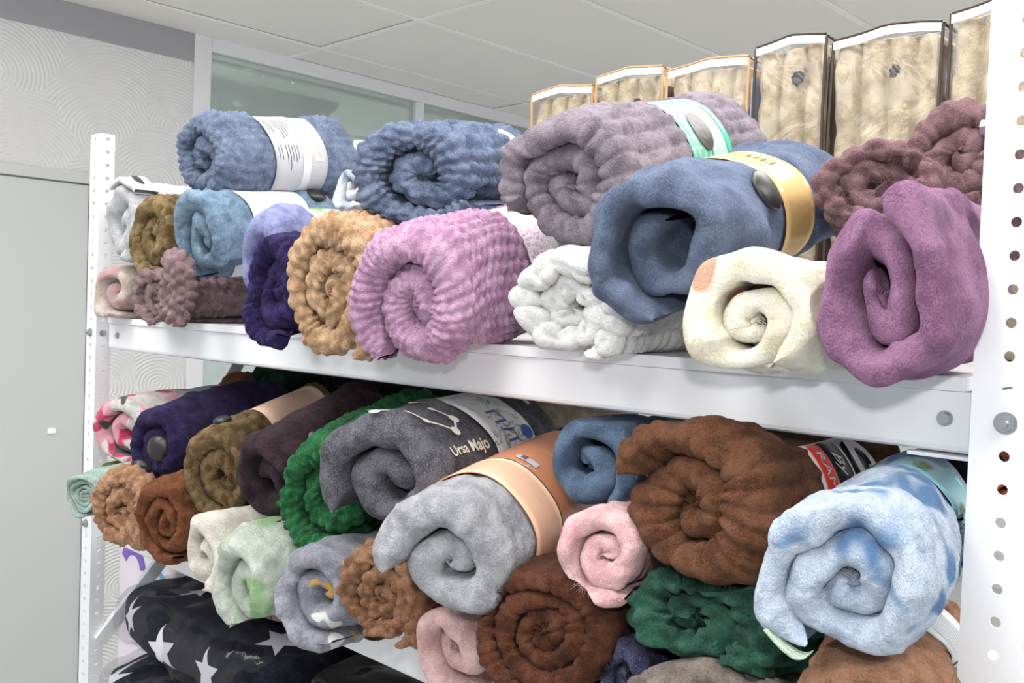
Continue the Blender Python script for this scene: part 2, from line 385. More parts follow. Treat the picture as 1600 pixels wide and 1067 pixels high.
def flange(bm, width, hole_c, z0, z1, zh, mapf, n=12, r=0.0041, t=0.002):
    """perforated strip: mapf(u, w, z) -> xyz, u across 0..width, w through thickness"""
    k = 0; edges = []
    zc = []
    z = zh - 0.025 * math.floor((zh - z0) / 0.025)
    while z < z1 - 0.004:
        if z > z0 + 0.006: zc.append(z)
        z += 0.025
    cells = []; zprev = z0
    for i, c in enumerate(zc):
        lo = z0 if i == 0 else c - 0.0125; hi = z1 if i == len(zc) - 1 else c + 0.0125
        ring = []; out = []
        for a in range(n):
            th = 2 * math.pi * a / n + math.pi / n
            cx, cz = math.cos(th), math.sin(th)
            ring.append((hole_c + r * cx, c + r * cz))
            s = 1.0 / max(abs(cx), abs(cz))
            ux, uz = cx * s, cz * s
            out.append((width * (0.5 + 0.5 * ux) if abs(abs(ux) - 1) < 1e-6 else (hole_c + ux * (width - hole_c if ux > 0 else hole_c)), (c + uz * (hi - c if uz > 0 else c - lo))))
        F = [bm.verts.new(mapf(u, 0, z)) for u, z in ring]; Fo = [bm.verts.new(mapf(u, 0, z)) for u, z in out]
        B = [bm.verts.new(mapf(u, t, z)) for u, z in ring]; Bo = [bm.verts.new(mapf(u, t, z)) for u, z in out]
        cor = []
        for a in range(n):
            b = (a + 1) % n
            bm.faces.new((F[a], F[b], Fo[b], Fo[a])); bm.faces.new((B[b], B[a], Bo[a], Bo[b])); bm.faces.new((F[b], F[a], B[a], B[b]))
            # fill the square corner
            (ua, za), (ub, zb) = out[a], out[b]
            if abs(ua - ub) > 1e-6 and abs(za - zb) > 1e-6:
                uc = ua if (abs(ua) < 1e-6 or abs(ua - width) < 1e-6) else ub; zq = zb if uc == ua else za
                f = bm.verts.new(mapf(uc, 0, zq)); g = bm.verts.new(mapf(uc, t, zq))
                bm.faces.new((Fo[a], Fo[b], f)); bm.faces.new((Bo[b], Bo[a], g))
    # side edges
    for u in (0, width):
        q = [bm.verts.new(mapf(u, w, z)) for w, z in ((0, z0), (t, z0), (t, z1), (0, z1))]; bm.faces.new(q)
    q = [bm.verts.new(mapf(u, w, z1)) for u, w in ((0, 0), (width, 0), (width, t), (0, t))]; bm.faces.new(q)

def post(xc, sx, yc, sy, ztop):
    bm = bmesh.new()
    flange(bm, 0.045, 0.025, 0.0, ztop, 1.756, lambda u, w, z: (xc + sx * u, yc + sy * w, z))
    flange(bm, 0.026, 0.013, 0.0, ztop, 1.756, lambda u, w, z: (xc + sx * (w + 0.00005), yc + sy * (u + 0.0021), z))
    bmesh.ops.recalc_face_normals(bm, faces=bm.faces)
    rk(bm_obj('post', bm, m_steel))
ZT = 1.866
post(XL, -1, 0.0, 1, ZT); post(XR, 1, 0.0, 1, 2.35); post(XL, -1, DEP, -1, ZT); post(XR, 1, DEP, -1, 2.35)

def sweep_x(prof, x0, x1):
    """profile polyline in (y,z), given thickness by its own outline"""
    bm = bmesh.new()
    a = [bm.verts.new((x0, y, z)) for y, z in prof]; b = [bm.verts.new((x1, y, z)) for y, z in prof]
    for k in range(len(prof)):
        k2 = (k + 1) % len(prof); bm.faces.new((a[k], a[k2], b[k2], b[k]))
    bm.faces.new(a[::-1]); bm.faces.new(b)
    bmesh.ops.recalc_face_normals(bm, faces=bm.faces)
    return bm
def hexbolt(name, loc, axis, rad, depth, nut=False):
    bm = bmesh.new()
    bmesh.ops.create_cone(bm, cap_ends=True, segments=6, radius1=rad, radius2=rad, depth=depth)
    es = [e for e in bm.edges if all(abs(v.co.z - depth / 2) < 1e-6 for v in e.verts)]
    bmesh.ops.bevel(bm, geom=es, offset=rad * 0.12, segments=2, affect='EDGES')
    r2 = bmesh.ops.create_cone(bm, cap_ends=True, segments=20, radius1=rad * 1.25, radius2=rad * 1.25, depth=0.0012, matrix=Matrix.Translation((0, 0, -depth / 2)))
    if nut:
        bmesh.ops.create_cone(bm, cap_ends=True, segments=16, radius1=rad * 0.58, radius2=rad * 0.5, depth=depth * 0.9, matrix=Matrix.Translation((0, 0, depth * 0.55)))
    o = bm_obj(name, bm, m_zinc)
    o.matrix_world = Matrix.Translation(loc) @ Vector((0, 0, 1)).rotation_difference(Vector(axis)).to_matrix().to_4x4()
    return rk(o)
X0, X1 = XL + 0.003, XR - 0.003
for si, zt in enumerate(SHELVES):
    zb = zt - 0.0495; y0 = 0.024
    prof = [(y0, zt), (y0, zb + 0.006), (y0 + 0.0012, zb + 0.0025), (y0 + 0.004, zb + 0.0006), (y0 + 0.008, zb), (y0 + 0.026, zb), (y0 + 0.026, zb + 0.0015), (y0 + 0.004, zb + 0.004), (y0 + 0.0016, zb + 0.006), (y0 + 0.0016, zt)]
    rk(bm_obj('front_beam', sweep_x(prof, X0, X1), m_steel))
    rk(bm_obj('rear_beam', sweep_x([(DEP - y, z) for y, z in prof], X0, X1), m_steel))
    for xs, sgn in ((X0 + 0.003, 1), (X1 - 0.003, -1)):
        rk(box_obj('side_beam', (min(xs, xs + sgn * 0.0016), 0.03, zb + 0.002), (max(xs, xs + sgn * 0.0016), DEP - 0.03, zt), m_steel))
    # tray shelf with a folded lip in front
    n = 4; w = (X1 - X0 - 0.004) / n
    bm = bmesh.new()
    add_box(bm, (X0 + 0.002, 0.0195, zt + 0.0005), (X1 - 0.009, DEP - 0.02, zt + 0.0125), 0.0012)
    rk(bm_obj('shelf_panel', bm, m_steel))
    rk(box_obj('end_bracket', (X1 - 0.052, 0.021, zb - 0.0045), (X1 - 0.004, 0.05, zb - 0.0015), m_steel, bevel=0.0008))
    hexbolt('bolt', (X1 - 0.024, y0 - 0.002, zt - 0.022), (0, -1, 0), 0.0052, 0.004)
    hexbolt('bolt', (X0 + 0.04, y0 - 0.002, zt - 0.022), (0, -1, 0), 0.0052, 0.004)
    hexbolt('nut', (XR + 0.025, -0.003, zt - 0.019), (0, -1, 0), 0.0068, 0.006, True)
    hexbolt('nut', (XL - 0.025, -0.003, zt - 0.019), (0, -1, 0), 0.0068, 0.006, True)
hexbolt('bolt', (XR - 0.004, 0.013, 1.706), (-1, 0, 0), 0.0062, 0.006)
hexbolt('bolt', (XL + 0.004, 0.013, 1.481), (1, 0, 0), 0.0052, 0.004)
def brace(x, ya, za, yb, zb):
    d = Vector((0, yb - ya, zb - za)); L = d.length; bm = bmesh.new()
    add_box(bm, (-0.001, -0.013, 0), (0.001, 0.013, L)); add_box(bm, (-0.013, -0.013, 0), (-0.001, -0.011, L))
    o = bm_obj('side_brace', bm, m_steel); o.matrix_world = Matrix.Translation((x, ya, za)) @ Vector((0, 0, 1)).rotation_difference(d).to_matrix().to_4x4()
    rk(o)
brace(XL + 0.008, 0.02, 0.875, 0.150, 1.022); brace(XL + 0.008, 0.19, 1.23, 0.345, 1.485)
brace(XR + 0.006, 0.03, 0.85, 0.55, 1.07)
# ---------------------------------------------------------------- rolled blankets
def smooth01(x): x = np.clip(x, 0, 1); return x * x * (3 - 2 * x)

def tex_height(kind, s, t, cell, P, seed):
    """relief of the fabric, about 0..1, in the sheet's own coordinates"""
    if kind == 'bobble':
        k = 2 * math.pi / cell; s = s + 0.32 * cell * vnoise(P / 0.028, seed + 50); t = t + 0.32 * cell * vnoise(P / 0.028, seed + 51)
        h = (np.cos(k * s * 1.0) + np.cos(k * (0.5 * s + 0.866 * t)) + np.cos(k * (-0.5 * s + 0.866 * t))) / 3
        h = 1 - (1 - np.clip((h + 0.5) / 1.5, 0, 1)) ** 1.7
        return h * 1.25 + 0.3 * vnoise(P / (cell * 0.8), seed)
    if kind == 'chunky':
        q = np.abs(np.sin(math.pi * s / cell)) ** 0.7 * (0.55 + 0.45 * np.abs(np.sin(math.pi * t / (cell * 1.2) + 1.3 * np.floor(s / cell)))) 
        return q + 0.3 * vnoise(P / (cell * 0.7), seed)
    if kind == 'rib':
        return np.abs(np.sin(math.pi * s / cell + 0.5 * vnoise(P / (cell * 3), seed + 5))) ** 0.6 + 0.45 * vnoise(P / (cell * 0.6), seed)
    if kind == 'ribt':
        return np.abs(np.sin(math.pi * t / cell)) ** 0.6 + 0.15 * vnoise(P / (cell * 0.6), seed)
    if kind == 'check':
        return (np.abs(np.sin(math.pi * s / cell)) * np.abs(np.sin(math.pi * t / cell))) ** 0.35 + 0.1 * vnoise(P / cell, seed)
    if kind == 'fluffy':
        return 0.6 * vnoise(P / cell, seed) + 0.5 * vnoise(P / (cell * 0.45), seed + 9) + 0.5
    return 0.35 * vnoise(P / cell, seed)

FUR = 26000
def add_fur(o, length, count, seed, idx=None):
    """short pile on the fabric"""
    md = o.modifiers.new('pile', 'PARTICLE_SYSTEM'); ps = md.particle_system; st = ps.settings
    st.type = 'HAIR'; st.count = count; st.hair_length = length; st.emit_from = 'FACE'; st.distribution = 'RAND'; st.use_even_distribution = True
    st.hair_step = 2; st.render_step = 1; st.display_step = 1; ps.seed = seed
    st.brownian_factor = 0.0; st.factor_random = length * 0.35; st.normal_factor = length * 0.9; st.tangent_factor = length * 0.2
    if idx is not None:
        vg = o.vertex_groups.new(name='pile'); vg.add(idx.tolist(), 1.0, 'REPLACE'); ps.vertex_group_density = 'pile'
    st.root_radius = 0.00045; st.tip_radius = 0.0002; st.radius_scale = 1.0; st.use_close_tip = True

ROLLS = {}
OPEN = ('steel_velvet', 'green_bobble', 'aubergine')
TAILS = dict(pink=225, brown_plush=165, light_grey=195, constellation=215, light_blue=240, mauve_grey=200, steel_velvet=-95, purple=75, pale_green=255, blue_big=-35, purple_button=-100, teal_fluffy=250, blue_band=240)
class Roll:
    pass

def blanket_roll(key, label, mat, tex='bobble', cell=0.011, amp=0.003, turns=2.4, tail=-60.0, dirn=1, cone=0.015, hollow=0.05,
                 lump=0.005, pleat=0.003, bands=(), seed=1, res=3.6, parts=False, cat='blanket', squash=0.93, name='blanket_roll', jit=0.006, group=None, flapdrop=0.0, bulge=0.03, shape=0.035, crumple=0.0058, fur=None):
    f, b, R, ex = P[key]; f = Vector(f); b = Vector(b)
    L = (b - f).length; ay = (b - f) / L; ax = ay.cross(Vector((0, 0, 1))).normalized(); az = ax.cross(ay)
    rot = Matrix((ax, ay, az)).transposed()
    root_loc = f + ay * (L / 2) - az * R
    depth = (f - CAM).dot(FW)
    step = max(0.0016, res * depth / 1485.0)
    RM = np.array(rot); FV = np.array(f); shelf_top = 1.5135 if f.z > 1.45 else 1.1385
    hard = []
    for k3, (f3, b3, R3, ex3) in P.items():
        if k3 == key or (f3[2] > 1.45) != (f.z > 1.45): continue
        if not (f3[1], k3) < (P[key][0][1], key): continue
        f3 = Vector(f3); y3 = (Vector(b3) - f3); L3 = y3.length; y3 /= L3; x3 = y3.cross(Vector((0, 0, 1))).normalized()
        if (f3 - f).length > 0.5: continue
        z3 = x3.cross(y3); hard.append((np.array(f3 - z3 * 0.10 * R3), np.array(x3), np.array(y3), np.array(z3), R3, ex3, L3))
    if key not in OPEN: hollow *= 0.2
    tail = TAILS.get(key, -60.0)
    r = Roll(); r.R = R; r.ex = ex; r.L = L; r.seed = seed
    pitch = R * (1 - hollow) / turns; r0 = hollow * R; TH = 2 * math.pi * turns
    phi = tail - dirn * math.degrees(TH)
    rng = np.random.RandomState(seed); ph = rng.rand(8) * 6.28
    def rmid(th): return r0 + pitch * th / (2 * math.pi)
    def yfront(th): return cone * (1 - rmid(th) / R) + jit * (np.sin(th * 1.0 + ph[0]) * 0.6 + np.sin(th * 2.3 + ph[1]) * 0.4)
    def half(th):
        h = pitch * 0.5 * (0.97 + 0.07 * np.sin(3.1 * th + ph[2]) + 0.05 * np.sin(5.3 * th + ph[3]))
        e = smooth01((TH - th) / 0.30) ** 0.5; c0 = smooth01(th / 0.9) ** 0.5; return h * (0.03 + 0.97 * e) * (0.1 + 0.9 * c0)
    def squeeze(y):
        k = 1 + bulge * (np.sin(np.clip(y / L, 0, 1) * math.pi) - 0.5)
        k = k - 0.03 * (1 - smooth01(y / 0.03))
        for (b0, b1) in bands:
            c = smooth01((y - b0 + 0.012) / 0.012) * smooth01((b1 + 0.012 - y) / 0.012); k = k * (1 - 0.055 * c)
        return k
    def deform(Q):
        Q = Q.copy(); k = squeeze(Q[:, 1]); al = np.arctan2(Q[:, 2], Q[:, 0])
        k = k * (1 + shape * (np.sin(2 * al + ph[4]) * 0.5 + np.sin(3 * al + ph[5]) * 0.5 + 0.4 * np.sin(5 * al + ph[6])))
        Q[:, 0] *= k * ex; Q[:, 2] *= k
        lim = R * squash; low = Q[:, 2] < -lim * 0.75
        z = Q[low, 2]; Q[low, 2] = -lim * 0.75 + (z + lim * 0.75) * 0.75
        d = vnoise3(Q / 0.075 + seed * 3.7, seed) * lump * np.array([1.0, 0.35, 0.7])
        w = np.ones(len(Q))
        for (b0, b1) in bands: w *= 1 - smooth01((Q[:, 1] - b0 + 0.03) / 0.03) * smooth01((b1 + 0.03 - Q[:, 1]) / 0.03)
        d2 = vnoise3(Q / 0.032 + seed * 1.3, seed + 70) * crumple * np.array([1.0, 0.8, 1.0]) * np.exp(-np.maximum(Q[:, 1], 0) / 0.06)[:, None]
        Q += d * w[:, None] + d2 * w[:, None]
        Q[:, 2] -= 0.10 * R
        W3 = Q @ RM.T + FV; W0 = W3.copy()
        for fa, axa, aya, aza, Ra, exa, La in hard:
            D = W3 - fa; lx = D @ axa / exa; ly = D @ aya; lz = D @ aza; rho = np.hypot(lx, lz) / Ra
            lim_ = 0.99; ins = (rho < lim_) & (ly > -0.012) & (ly < La)
            if ins.any():
                dc = FV + RM[:, 1] * (L * 0.4) - fa - aya * (La * 0.4); dx, dz = dc @ axa / exa, dc @ aza; dn = math.hypot(dx, dz) + 1e-6
                wgt = (1 - rho[ins] / lim_) * 1.2 * Ra
                vx = lx[ins] + dx / dn * wgt; vz = lz[ins] + dz / dn * wgt; nn_ = np.maximum(np.hypot(vx, vz), 1e-5)
                vx = vx / nn_ * lim_ * Ra - lx[ins]; vz = vz / nn_ * lim_ * Ra - lz[ins]
                W3[ins] += (vx * exa)[:, None] * axa + vz[:, None] * aza
        top = shelf_top
        zmin = np.where(W3[:, 1] > -0.040, top, top + (W3[:, 1] + 0.040) * 3.0)
        W3[:, 2] = np.where(W3[:, 2] < zmin, zmin + 0.12 * (1 - np.exp((W3[:, 2] - zmin) / 0.12)) * 0.03, W3[:, 2])
        if shelf_top < 1.3:
            zmax = np.where(W3[:, 1] > -0.02, 1.440, 1.440 - (W3[:, 1] + 0.02) * 3.0); W3[:, 2] = np.where(W3[:, 2] > zmax, zmax - 0.004 * (1 - np.exp((zmax - W3[:, 2]) / 0.02)), W3[:, 2])
        xmax = np.where(W3[:, 1] > -0.006, XR - 0.010, XR - 0.010 - (W3[:, 1] + 0.006) * 1.5); W3[:, 0] = np.minimum(W3[:, 0], xmax)
        W3[:, 0] = np.where(W3[:, 1] > -0.012, np.maximum(W3[:, 0], XL + 0.014), W3[:, 0])
        r.moved = np.abs(W3 - W0).max(1) > 0.0015
        Q = (W3 - FV) @ RM
        if flapdrop: Q[:, 2] -= flapdrop * smooth01(1 - Q[:, 1] / 0.12) ** 2
        return Q
    r.deform = deform
    # outer radius at angle (before deform)
    def router(al):
        d = (dirn * (al - math.radians(phi))) % (2 * math.pi)
        last = TH - ((TH - d) % (2 * math.pi))
        return rmid(last) + pitch * 0.5
    aa = np.linspace(0, 2 * math.pi, 180, endpoint=False); ro = router(aa)
    for _ in range(3): ro = np.maximum(ro, 0.5 * (np.roll(ro, 1) + np.roll(ro, -1)))
    ro = np.max([np.roll(ro, k) for k in range(-3, 4)], axis=0)
    for _ in range(4): ro = 0.5 * ro + 0.25 * (np.roll(ro, 1) + np.roll(ro, -1))
    def piece(th, dense):
        nt = len(th); h = half(th); rm = rmid(th); yf = yfront(th)
        ncap = max(7, min(15, int(math.pi * pitch * 0.5 / step) + 1))
        cap = np.linspace(-90, 90, ncap)
        if dense:
            n1 = max(4, int(0.45 * L / step)); n2 = max(4, int(0.55 * L / (step * 1.7)))
            side = np.concatenate([np.linspace(0, 0.45, n1, endpoint=False), np.linspace(0.45, 1, n2)])[1:-1]
        else: side = np.array([0.02, 0.05, 0.09, 0.14, 0.3, 0.6, 0.9])
        prof = [('f', a) for a in cap] + [('o', s) for s in side] + [('b', a) for a in np.linspace(90, -90, 7)] + [('i', s) for s in (0.85, 0.5, 0.2, 0.08)]
        nv = len(prof); A = np.zeros((nt, nv)); B = np.zeros((nt, nv)); NY = np.zeros((nt, nv)); NR = np.zeros((nt, nv)); T = np.zeros((nt, nv))
        e = h * 1.0
        for j, (k, v) in enumerate(prof):
            if k == 'f':
                a = math.radians(v); A[:, j] = yf + e - e * math.cos(a); B[:, j] = h * math.sin(a); NY[:, j] = -math.cos(a); NR[:, j] = math.sin(a); T[:, j] = -(math.pi / 2 - a) * h
            elif k == 'o': A[:, j] = yf + e + (L - yf - 2 * e) * v; B[:, j] = h; NR[:, j] = 1; T[:, j] = (L - yf - 2 * e) * v
            elif k == 'b': a = math.radians(v); A[:, j] = L - e + e * math.cos(a); B[:, j] = h * math.sin(a); NY[:, j] = math.cos(a); NR[:, j] = math.sin(a); T[:, j] = L + (math.pi / 2 - a) * h
            else: A[:, j] = yf + e + (L - yf - 2 * e) * v; B[:, j] = -h; NR[:, j] = -1; T[:, j] = -math.pi * h - (L - yf - 2 * e) * v
        S = (r0 * th + pitch * th * th / (4 * math.pi))[:, None] + np.zeros((1, nv))
        al = math.radians(phi) + dirn * th
        ca, sa = np.cos(al)[:, None], np.sin(al)[:, None]
        rad = rm[:, None] + B
        if dense and bands:
            gap = np.maximum(np.interp(al % (2 * math.pi), np.append(aa, 2 * math.pi), np.append(ro, ro[0])) - (rm + pitch * 0.5), 0)
            rad = rad + gap[:, None] * smooth01((A - (bands[0][0] - 0.04)) / 0.036) * np.clip(B / np.maximum(h, 1e-6)[:, None], 0, 1)
        base = np.stack([rad * ca, A, rad * sa], -1).reshape(-1, 3)
        nor = np.stack([NR * ca, NY, NR * sa], -1).reshape(-1, 3)
        s, t = S.ravel(), T.ravel()
        disp = amp * (tex_height(tex, s, t, cell, base, seed) - 0.4)
        # pleats and creases at the front
        fr = np.exp(-np.maximum(base[:, 1], 0) / 0.03)
        disp += pleat * fr * vnoise(np.stack([s / 0.022, t / 0.05, s * 0], -1), seed + 31) + 0.6 * pleat * vnoise(base / 0.03, seed + 40)
        if dense:
            w = np.ones(len(s)); top = (NR.ravel() > 0.9)
            for (b0, b1) in bands: w *= 1 - smooth01((base[:, 1] - b0 + 0.006) / 0.006) * smooth01((b1 + 0.006 - base[:, 1]) / 0.006)
            disp = disp * np.where(top, w, 1) - np.where(top, (1 - w) * 0.0015, 0)
        V = deform(base + nor * disp[:, None])
        m = (base[:, 1] < 0.05) & (NY.ravel() < -0.05)
        if dense:
            m |= (NR.ravel() > 0.9) & (base[:, 1] < 0.26)
            for (b0, b1) in bands: m &= ~((base[:, 1] > b0 - 0.004) & (base[:, 1] < b1 + 0.004))
        m &= np.repeat((th < TH - 0.45) & (th > 1.6), nv) & ~r.moved
        return V, np.stack([s, t], -1), nt, nv, m
    split = max(0.0, TH - 2 * math.pi * 1.04)
    out_n = int(2 * math.pi * 1.04 * R * 0.9 / step)
    V2, uv2, n2, nv2, m2 = piece(np.linspace(split, TH, out_n), True)
    Vs, uvs, polys = [V2], [uv2], [wrapgrid(n2, nv2, True)]
    polys_end = [np.arange((n2 - 1) * nv2, n2 * nv2)[None, :]]
    if split > 0.3:
        nn = max(20, int(split * rmid(split) * 0.55 / step))
        V1, uv1, n1, nv1, m1 = piece(np.sqrt(np.linspace(0.02, (split + 0.05) ** 2, nn)) if False else np.linspace(0.0, split + 0.05, nn), False)
        polys.append(wrapgrid(n1, nv1, True, base=len(V2))); Vs.append(V1); uvs.append(uv1)
        polys_end.append((len(V2) + np.arange(nv1)[::-1])[None, :])
    furmask = np.concatenate([m2, m1]) if split > 0.3 else m2
    V = np.concatenate(Vs); V[:, 1] -= L / 2; V[:, 2] += R
    me = grid_mesh('fabric', V, polys, np.concatenate(uvs))
    me.materials.append(mat)
    if dirn < 0: me.flip_normals()
    if fur is None: fur = {'bobble': 0.0042, 'chunky': 0.005, 'rib': 0.0042, 'ribt': 0.003, 'check': 0.0026, 'fluffy': 0.0034, 'smooth': 0.0022}[tex]
    W = Matrix.Translation(root_loc) @ rot.to_4x4()
    if parts or bands:
        root = empty(name, root_loc, rot); o = put('rolled_fabric', me, None, root)
    else:
        root = put(name, me); root.matrix_world = W; o = root
    tag(root, label, cat, group)
    if fur and depth < 3: add_fur(o, fur, int(FUR * (1.6 / max(depth, 0.8))), seed, np.nonzero(furmask)[0])
    def surf(al, y, lift=0.0):
        al = np.atleast_1d(np.asarray(al, float)); y = np.broadcast_to(np.asarray(y, float), al.shape)
        rr = np.interp(al % (2 * math.pi), np.append(aa, 2 * math.pi), np.append(ro, ro[0])) + lift
        Q = deform(np.stack([rr * np.cos(al), y, rr * np.sin(al)], -1)); Q[:, 1] -= L / 2; Q[:, 2] += R
        return Q
    r.shelf_top = shelf_top; r.surf = surf; r.root = root; r.obj = o; r.me = me; r.W = W; r.ro = float(np.mean(ro))
    ROLLS[key] = r
    return r

def band(r, y0, y1, mat, name='paper_band', lift=0.0012, n=120, a0=0.0, a1=360.0, parent=None, thick=0.0005):
    na = n; ny = 7; full = abs(a1 - a0 - 360) < 1e-6
    al = np.radians(np.linspace(a0, a1, na, endpoint=not full)); ys = np.linspace(y0, y1, ny)
    Vs = []
    for lf in (lift + thick, lift):
        A, Y = np.meshgrid(al, ys, indexing='ij'); Vs.append(r.surf(A.ravel(), Y.ravel(), lf))
    uv = np.stack([np.meshgrid(al, ys, indexing='ij')[0].ravel() * r.R, np.meshgrid(al, ys, indexing='ij')[1].ravel()], -1)
    g = wrapgrid(na, ny, False, full); m = na * ny
    polys = [g[:, ::-1], g + m]
    i = np.arange(na if full else na - 1); i2 = (i + 1) % na
    for j in (0, ny - 1): polys.append(np.stack([i * ny + j, i2 * ny + j, m + i2 * ny + j, m + i * ny + j], -1))
    me = grid_mesh(name, np.concatenate(Vs), polys, np.concatenate([uv, uv]))
    on = getattr(r, 'print_on', None)
    o = put(name, me, mat, parent or on or r.root)
    if name in ('paper_band', 'folded_lapel') and on is None: r.print_on = o
    return o

def text_polys(body, size, shear=0.0, bold=0.0):
    cu = bpy.data.curves.new('t', 'FONT'); cu.body = body; cu.size = size; cu.shear = shear; cu.offset = bold; cu.resolution_u = 3
    ob = bpy.data.objects.new('t', cu); C.objects.link(ob)
    dg = bpy.context.evaluated_depsgraph_get(); me = bpy.data.meshes.new_from_object(ob.evaluated_get(dg))
    v = np.array([tuple(x.co)[:2] for x in me.vertices]).reshape(-1, 2); p = [list(x.vertices) for x in me.polygons]
    bpy.data.objects.remove(ob); bpy.data.curves.remove(cu); bpy.data.meshes.remove(me)
    return v, p

def wrap_shape(r, v, p, a0, y0, mat, name, rev=False, along=False, lift=0.0024, parent=None):
    """flat shape (metres) wrapped on the roll: x runs down the near side, y towards the rear (rev: turned half round; along: x to the rear)"""
    x, y = v[:, 0], v[:, 1]
    if along: da, dy = y, x
    elif rev: da, dy = x, -y
    else: da, dy = -x, y
    Q = r.surf(math.radians(a0) + da / r.R, y0 + dy, lift)
    me = bpy.data.meshes.new(name); me.from_pydata([tuple(q) for q in Q], [], p); me.update()
    return put(name, me, mat, parent or getattr(r, 'print_on', None) or r.obj)

def lettering(r, body, size, a0, y0, mat, shear=0.0, bold=0.0, **kw):
    v, p = text_polys(body, size, shear, bold)
    return wrap_shape(r, v, p, a0, y0, mat, 'lettering', **kw)

def rect_shape(w, h, nx=8, ny=3):
    x = np.linspace(0, w, nx); y = np.linspace(0, h, ny); X, Y = np.meshgrid(x, y, indexing='ij')
    return np.stack([X.ravel(), Y.ravel()], -1), [list(q) for q in wrapgrid(nx, ny)]

def disc_shape(rx, ry=None, n=24, cx=0, cy=0):
    ry = ry or rx; a = np.linspace(0, 2 * math.pi, n, endpoint=False)
    v = [(cx, cy)]
    for k in (0.5, 1.0): v += list(zip(cx + k * rx * np.cos(a), cy + k * ry * np.sin(a)))
    p = [[0, 1 + i, 1 + (i + 1) % n] for i in range(n)] + [[1 + i, 1 + n + i, 1 + n + (i + 1) % n, 1 + (i + 1) % n] for i in range(n)]
    return np.array(v), p

def line_shape(pts, w):
    """polyline ribbon with little joints"""
    V, F = [], []
    for (x0, y0), (x1, y1) in zip(pts[:-1], pts[1:]):
        d = np.array([x1 - x0, y1 - y0]); n = max(2, int(np.hypot(*d) / 0.006)); nn = np.array([-d[1], d[0]]) / np.hypot(*d) * w / 2
        b = len(V)
        for k in range(n + 1):
            c = np.array([x0, y0]) + d * k / n; V += [c + nn, c - nn]
        F += [[b + 2 * k, b + 2 * k + 1, b + 2 * k + 3, b + 2 * k + 2] for k in range(n)]
    return np.array(V), F

def arc_shape(rx, ry, w, t0, t1, n=24):
    t = np.linspace(t0, t1, n); V = []
    for a in t: V += [((rx + w / 2) * math.cos(a), (ry + w / 2) * math.sin(a)), ((rx - w / 2) * math.cos(a), (ry - w / 2) * math.sin(a))]
    return np.array(V), [[2 * k, 2 * k + 1, 2 * k + 3, 2 * k + 2] for k in range(n - 1)]

def merge_shapes(lst):
    V, F, b = [], [], 0
    for v, p in lst:
        V.append(v); F += [[b + i for i in q] for q in p]; b += len(v)
    return np.concatenate(V), F

m_black_plastic = plain('black_plastic', (34, 34, 36), 0.35)
def stopper(r, a0, y0, rad=0.016, flat=0.5, mat=None, name='round_clip', sink=0.0):
    """a round dark dome sitting on the fabric"""
    q = r.surf(math.radians(a0), y0, -sink)[0]; q2 = r.surf(math.radians(a0), y0, 0.02)[0]; n = Vector(q2 - q).normalized()
    bm = bmesh.new(); bmesh.ops.create_uvsphere(bm, u_segments=24, v_segments=12, radius=rad)
    for v in bm.verts: v.co.z *= flat
    o = bm_obj(name, bm, mat or m_black_plastic, r.root, True)
    o.matrix_local = Matrix.Translation(Vector(q)) @ Vector((0, 0, 1)).rotation_difference(n).to_matrix().to_4x4()
    return o
F = fabric
f_blue = F('blue_pile', (120, 136, 166), (92, 108, 138)); f_blue2 = F('slate_blue_pile', (112, 128, 158), (82, 98, 130))
f_steel = F('steel_velvet', (102, 117, 146), (74, 88, 116), sheen=0.5, pscale=25); f_rosy = F('rosy_brown_pile', (138, 102, 108), (108, 76, 82))
# ---- upper shelf
r = blanket_roll('grey_lapel', 'light grey plush roll with a white folded lapel beside the perforated post', F('silver_plush', (206, 208, 212), (176, 178, 184)), 'fluffy', 0.03, 0.004, 1.7, 120, -1, 0.02, 0.2, 0.008, seed=11, parts=True)
band(r, 0.004, 0.05, F('white_lapel', (232, 233, 234), (210, 211, 214)), 'folded_lapel', 0.002, 40, 40, 118, thick=0.012)
wrap_shape(r, *disc_shape(0.022, 0.007), 72, 0.03, m_black_plastic, 'buttonhole_slot', lift=0.0155)
blanket_roll('blush_cream', 'blush and cream smooth roll on the upper shelf under the light grey roll', F('blush_plush', (219, 203, 194), (190, 168, 152), patt=patt_blotch([((196, 158, 160), 14, 0.5, 0.56, 2.0)])), 'smooth', 0.03, 0.003, 1.8, 20, 1, 0.03, 0.22, 0.006, seed=12)
blanket_roll('olive_check_up', 'golden olive checked roll on the upper shelf, standing beside the light grey roll', F('golden_olive_check', (152, 128, 88), (122, 98, 62), patt=patt_checker((104, 80, 42), 0.016)), 'check', 0.016, 0.004, 2.0, 60, 1, 0.02, 0.12, 0.006, seed=13)
r = blanket_roll('mauve_bobble', 'dusty mauve bobble roll with a corner hanging over the upper shelf edge', F('dusty_mauve_pile', (152, 124, 128), (118, 92, 96)), 'bobble', 0.015, 0.005, 2.2, 300, 1, 0.01, 0.1, 0.006, seed=14, parts=True)
r = blanket_roll('blue_band', 'blue bobble roll with a grey printed paper band, topmost at the far end', f_blue, 'bobble', 0.0125, 0.0042, 2.2, 150, -1, 0.015, 0.14, 0.007, bands=[(0.10, 0.212)], seed=15)
m_greypaper = plain('grey_paper', (180, 180, 184), 0.4, spec=0.3); m_whitepaper = plain('white_paper', (212, 212, 215), 0.45); m_ink = plain('dark_ink', (62, 62, 66), 0.6)
bd = band(r, 0.10, 0.212, m_greypaper)
band(r, 0.157, 0.174, m_whitepaper, 'white_stripe', 0.0022, 100)
rr = random.Random(4); lines = []
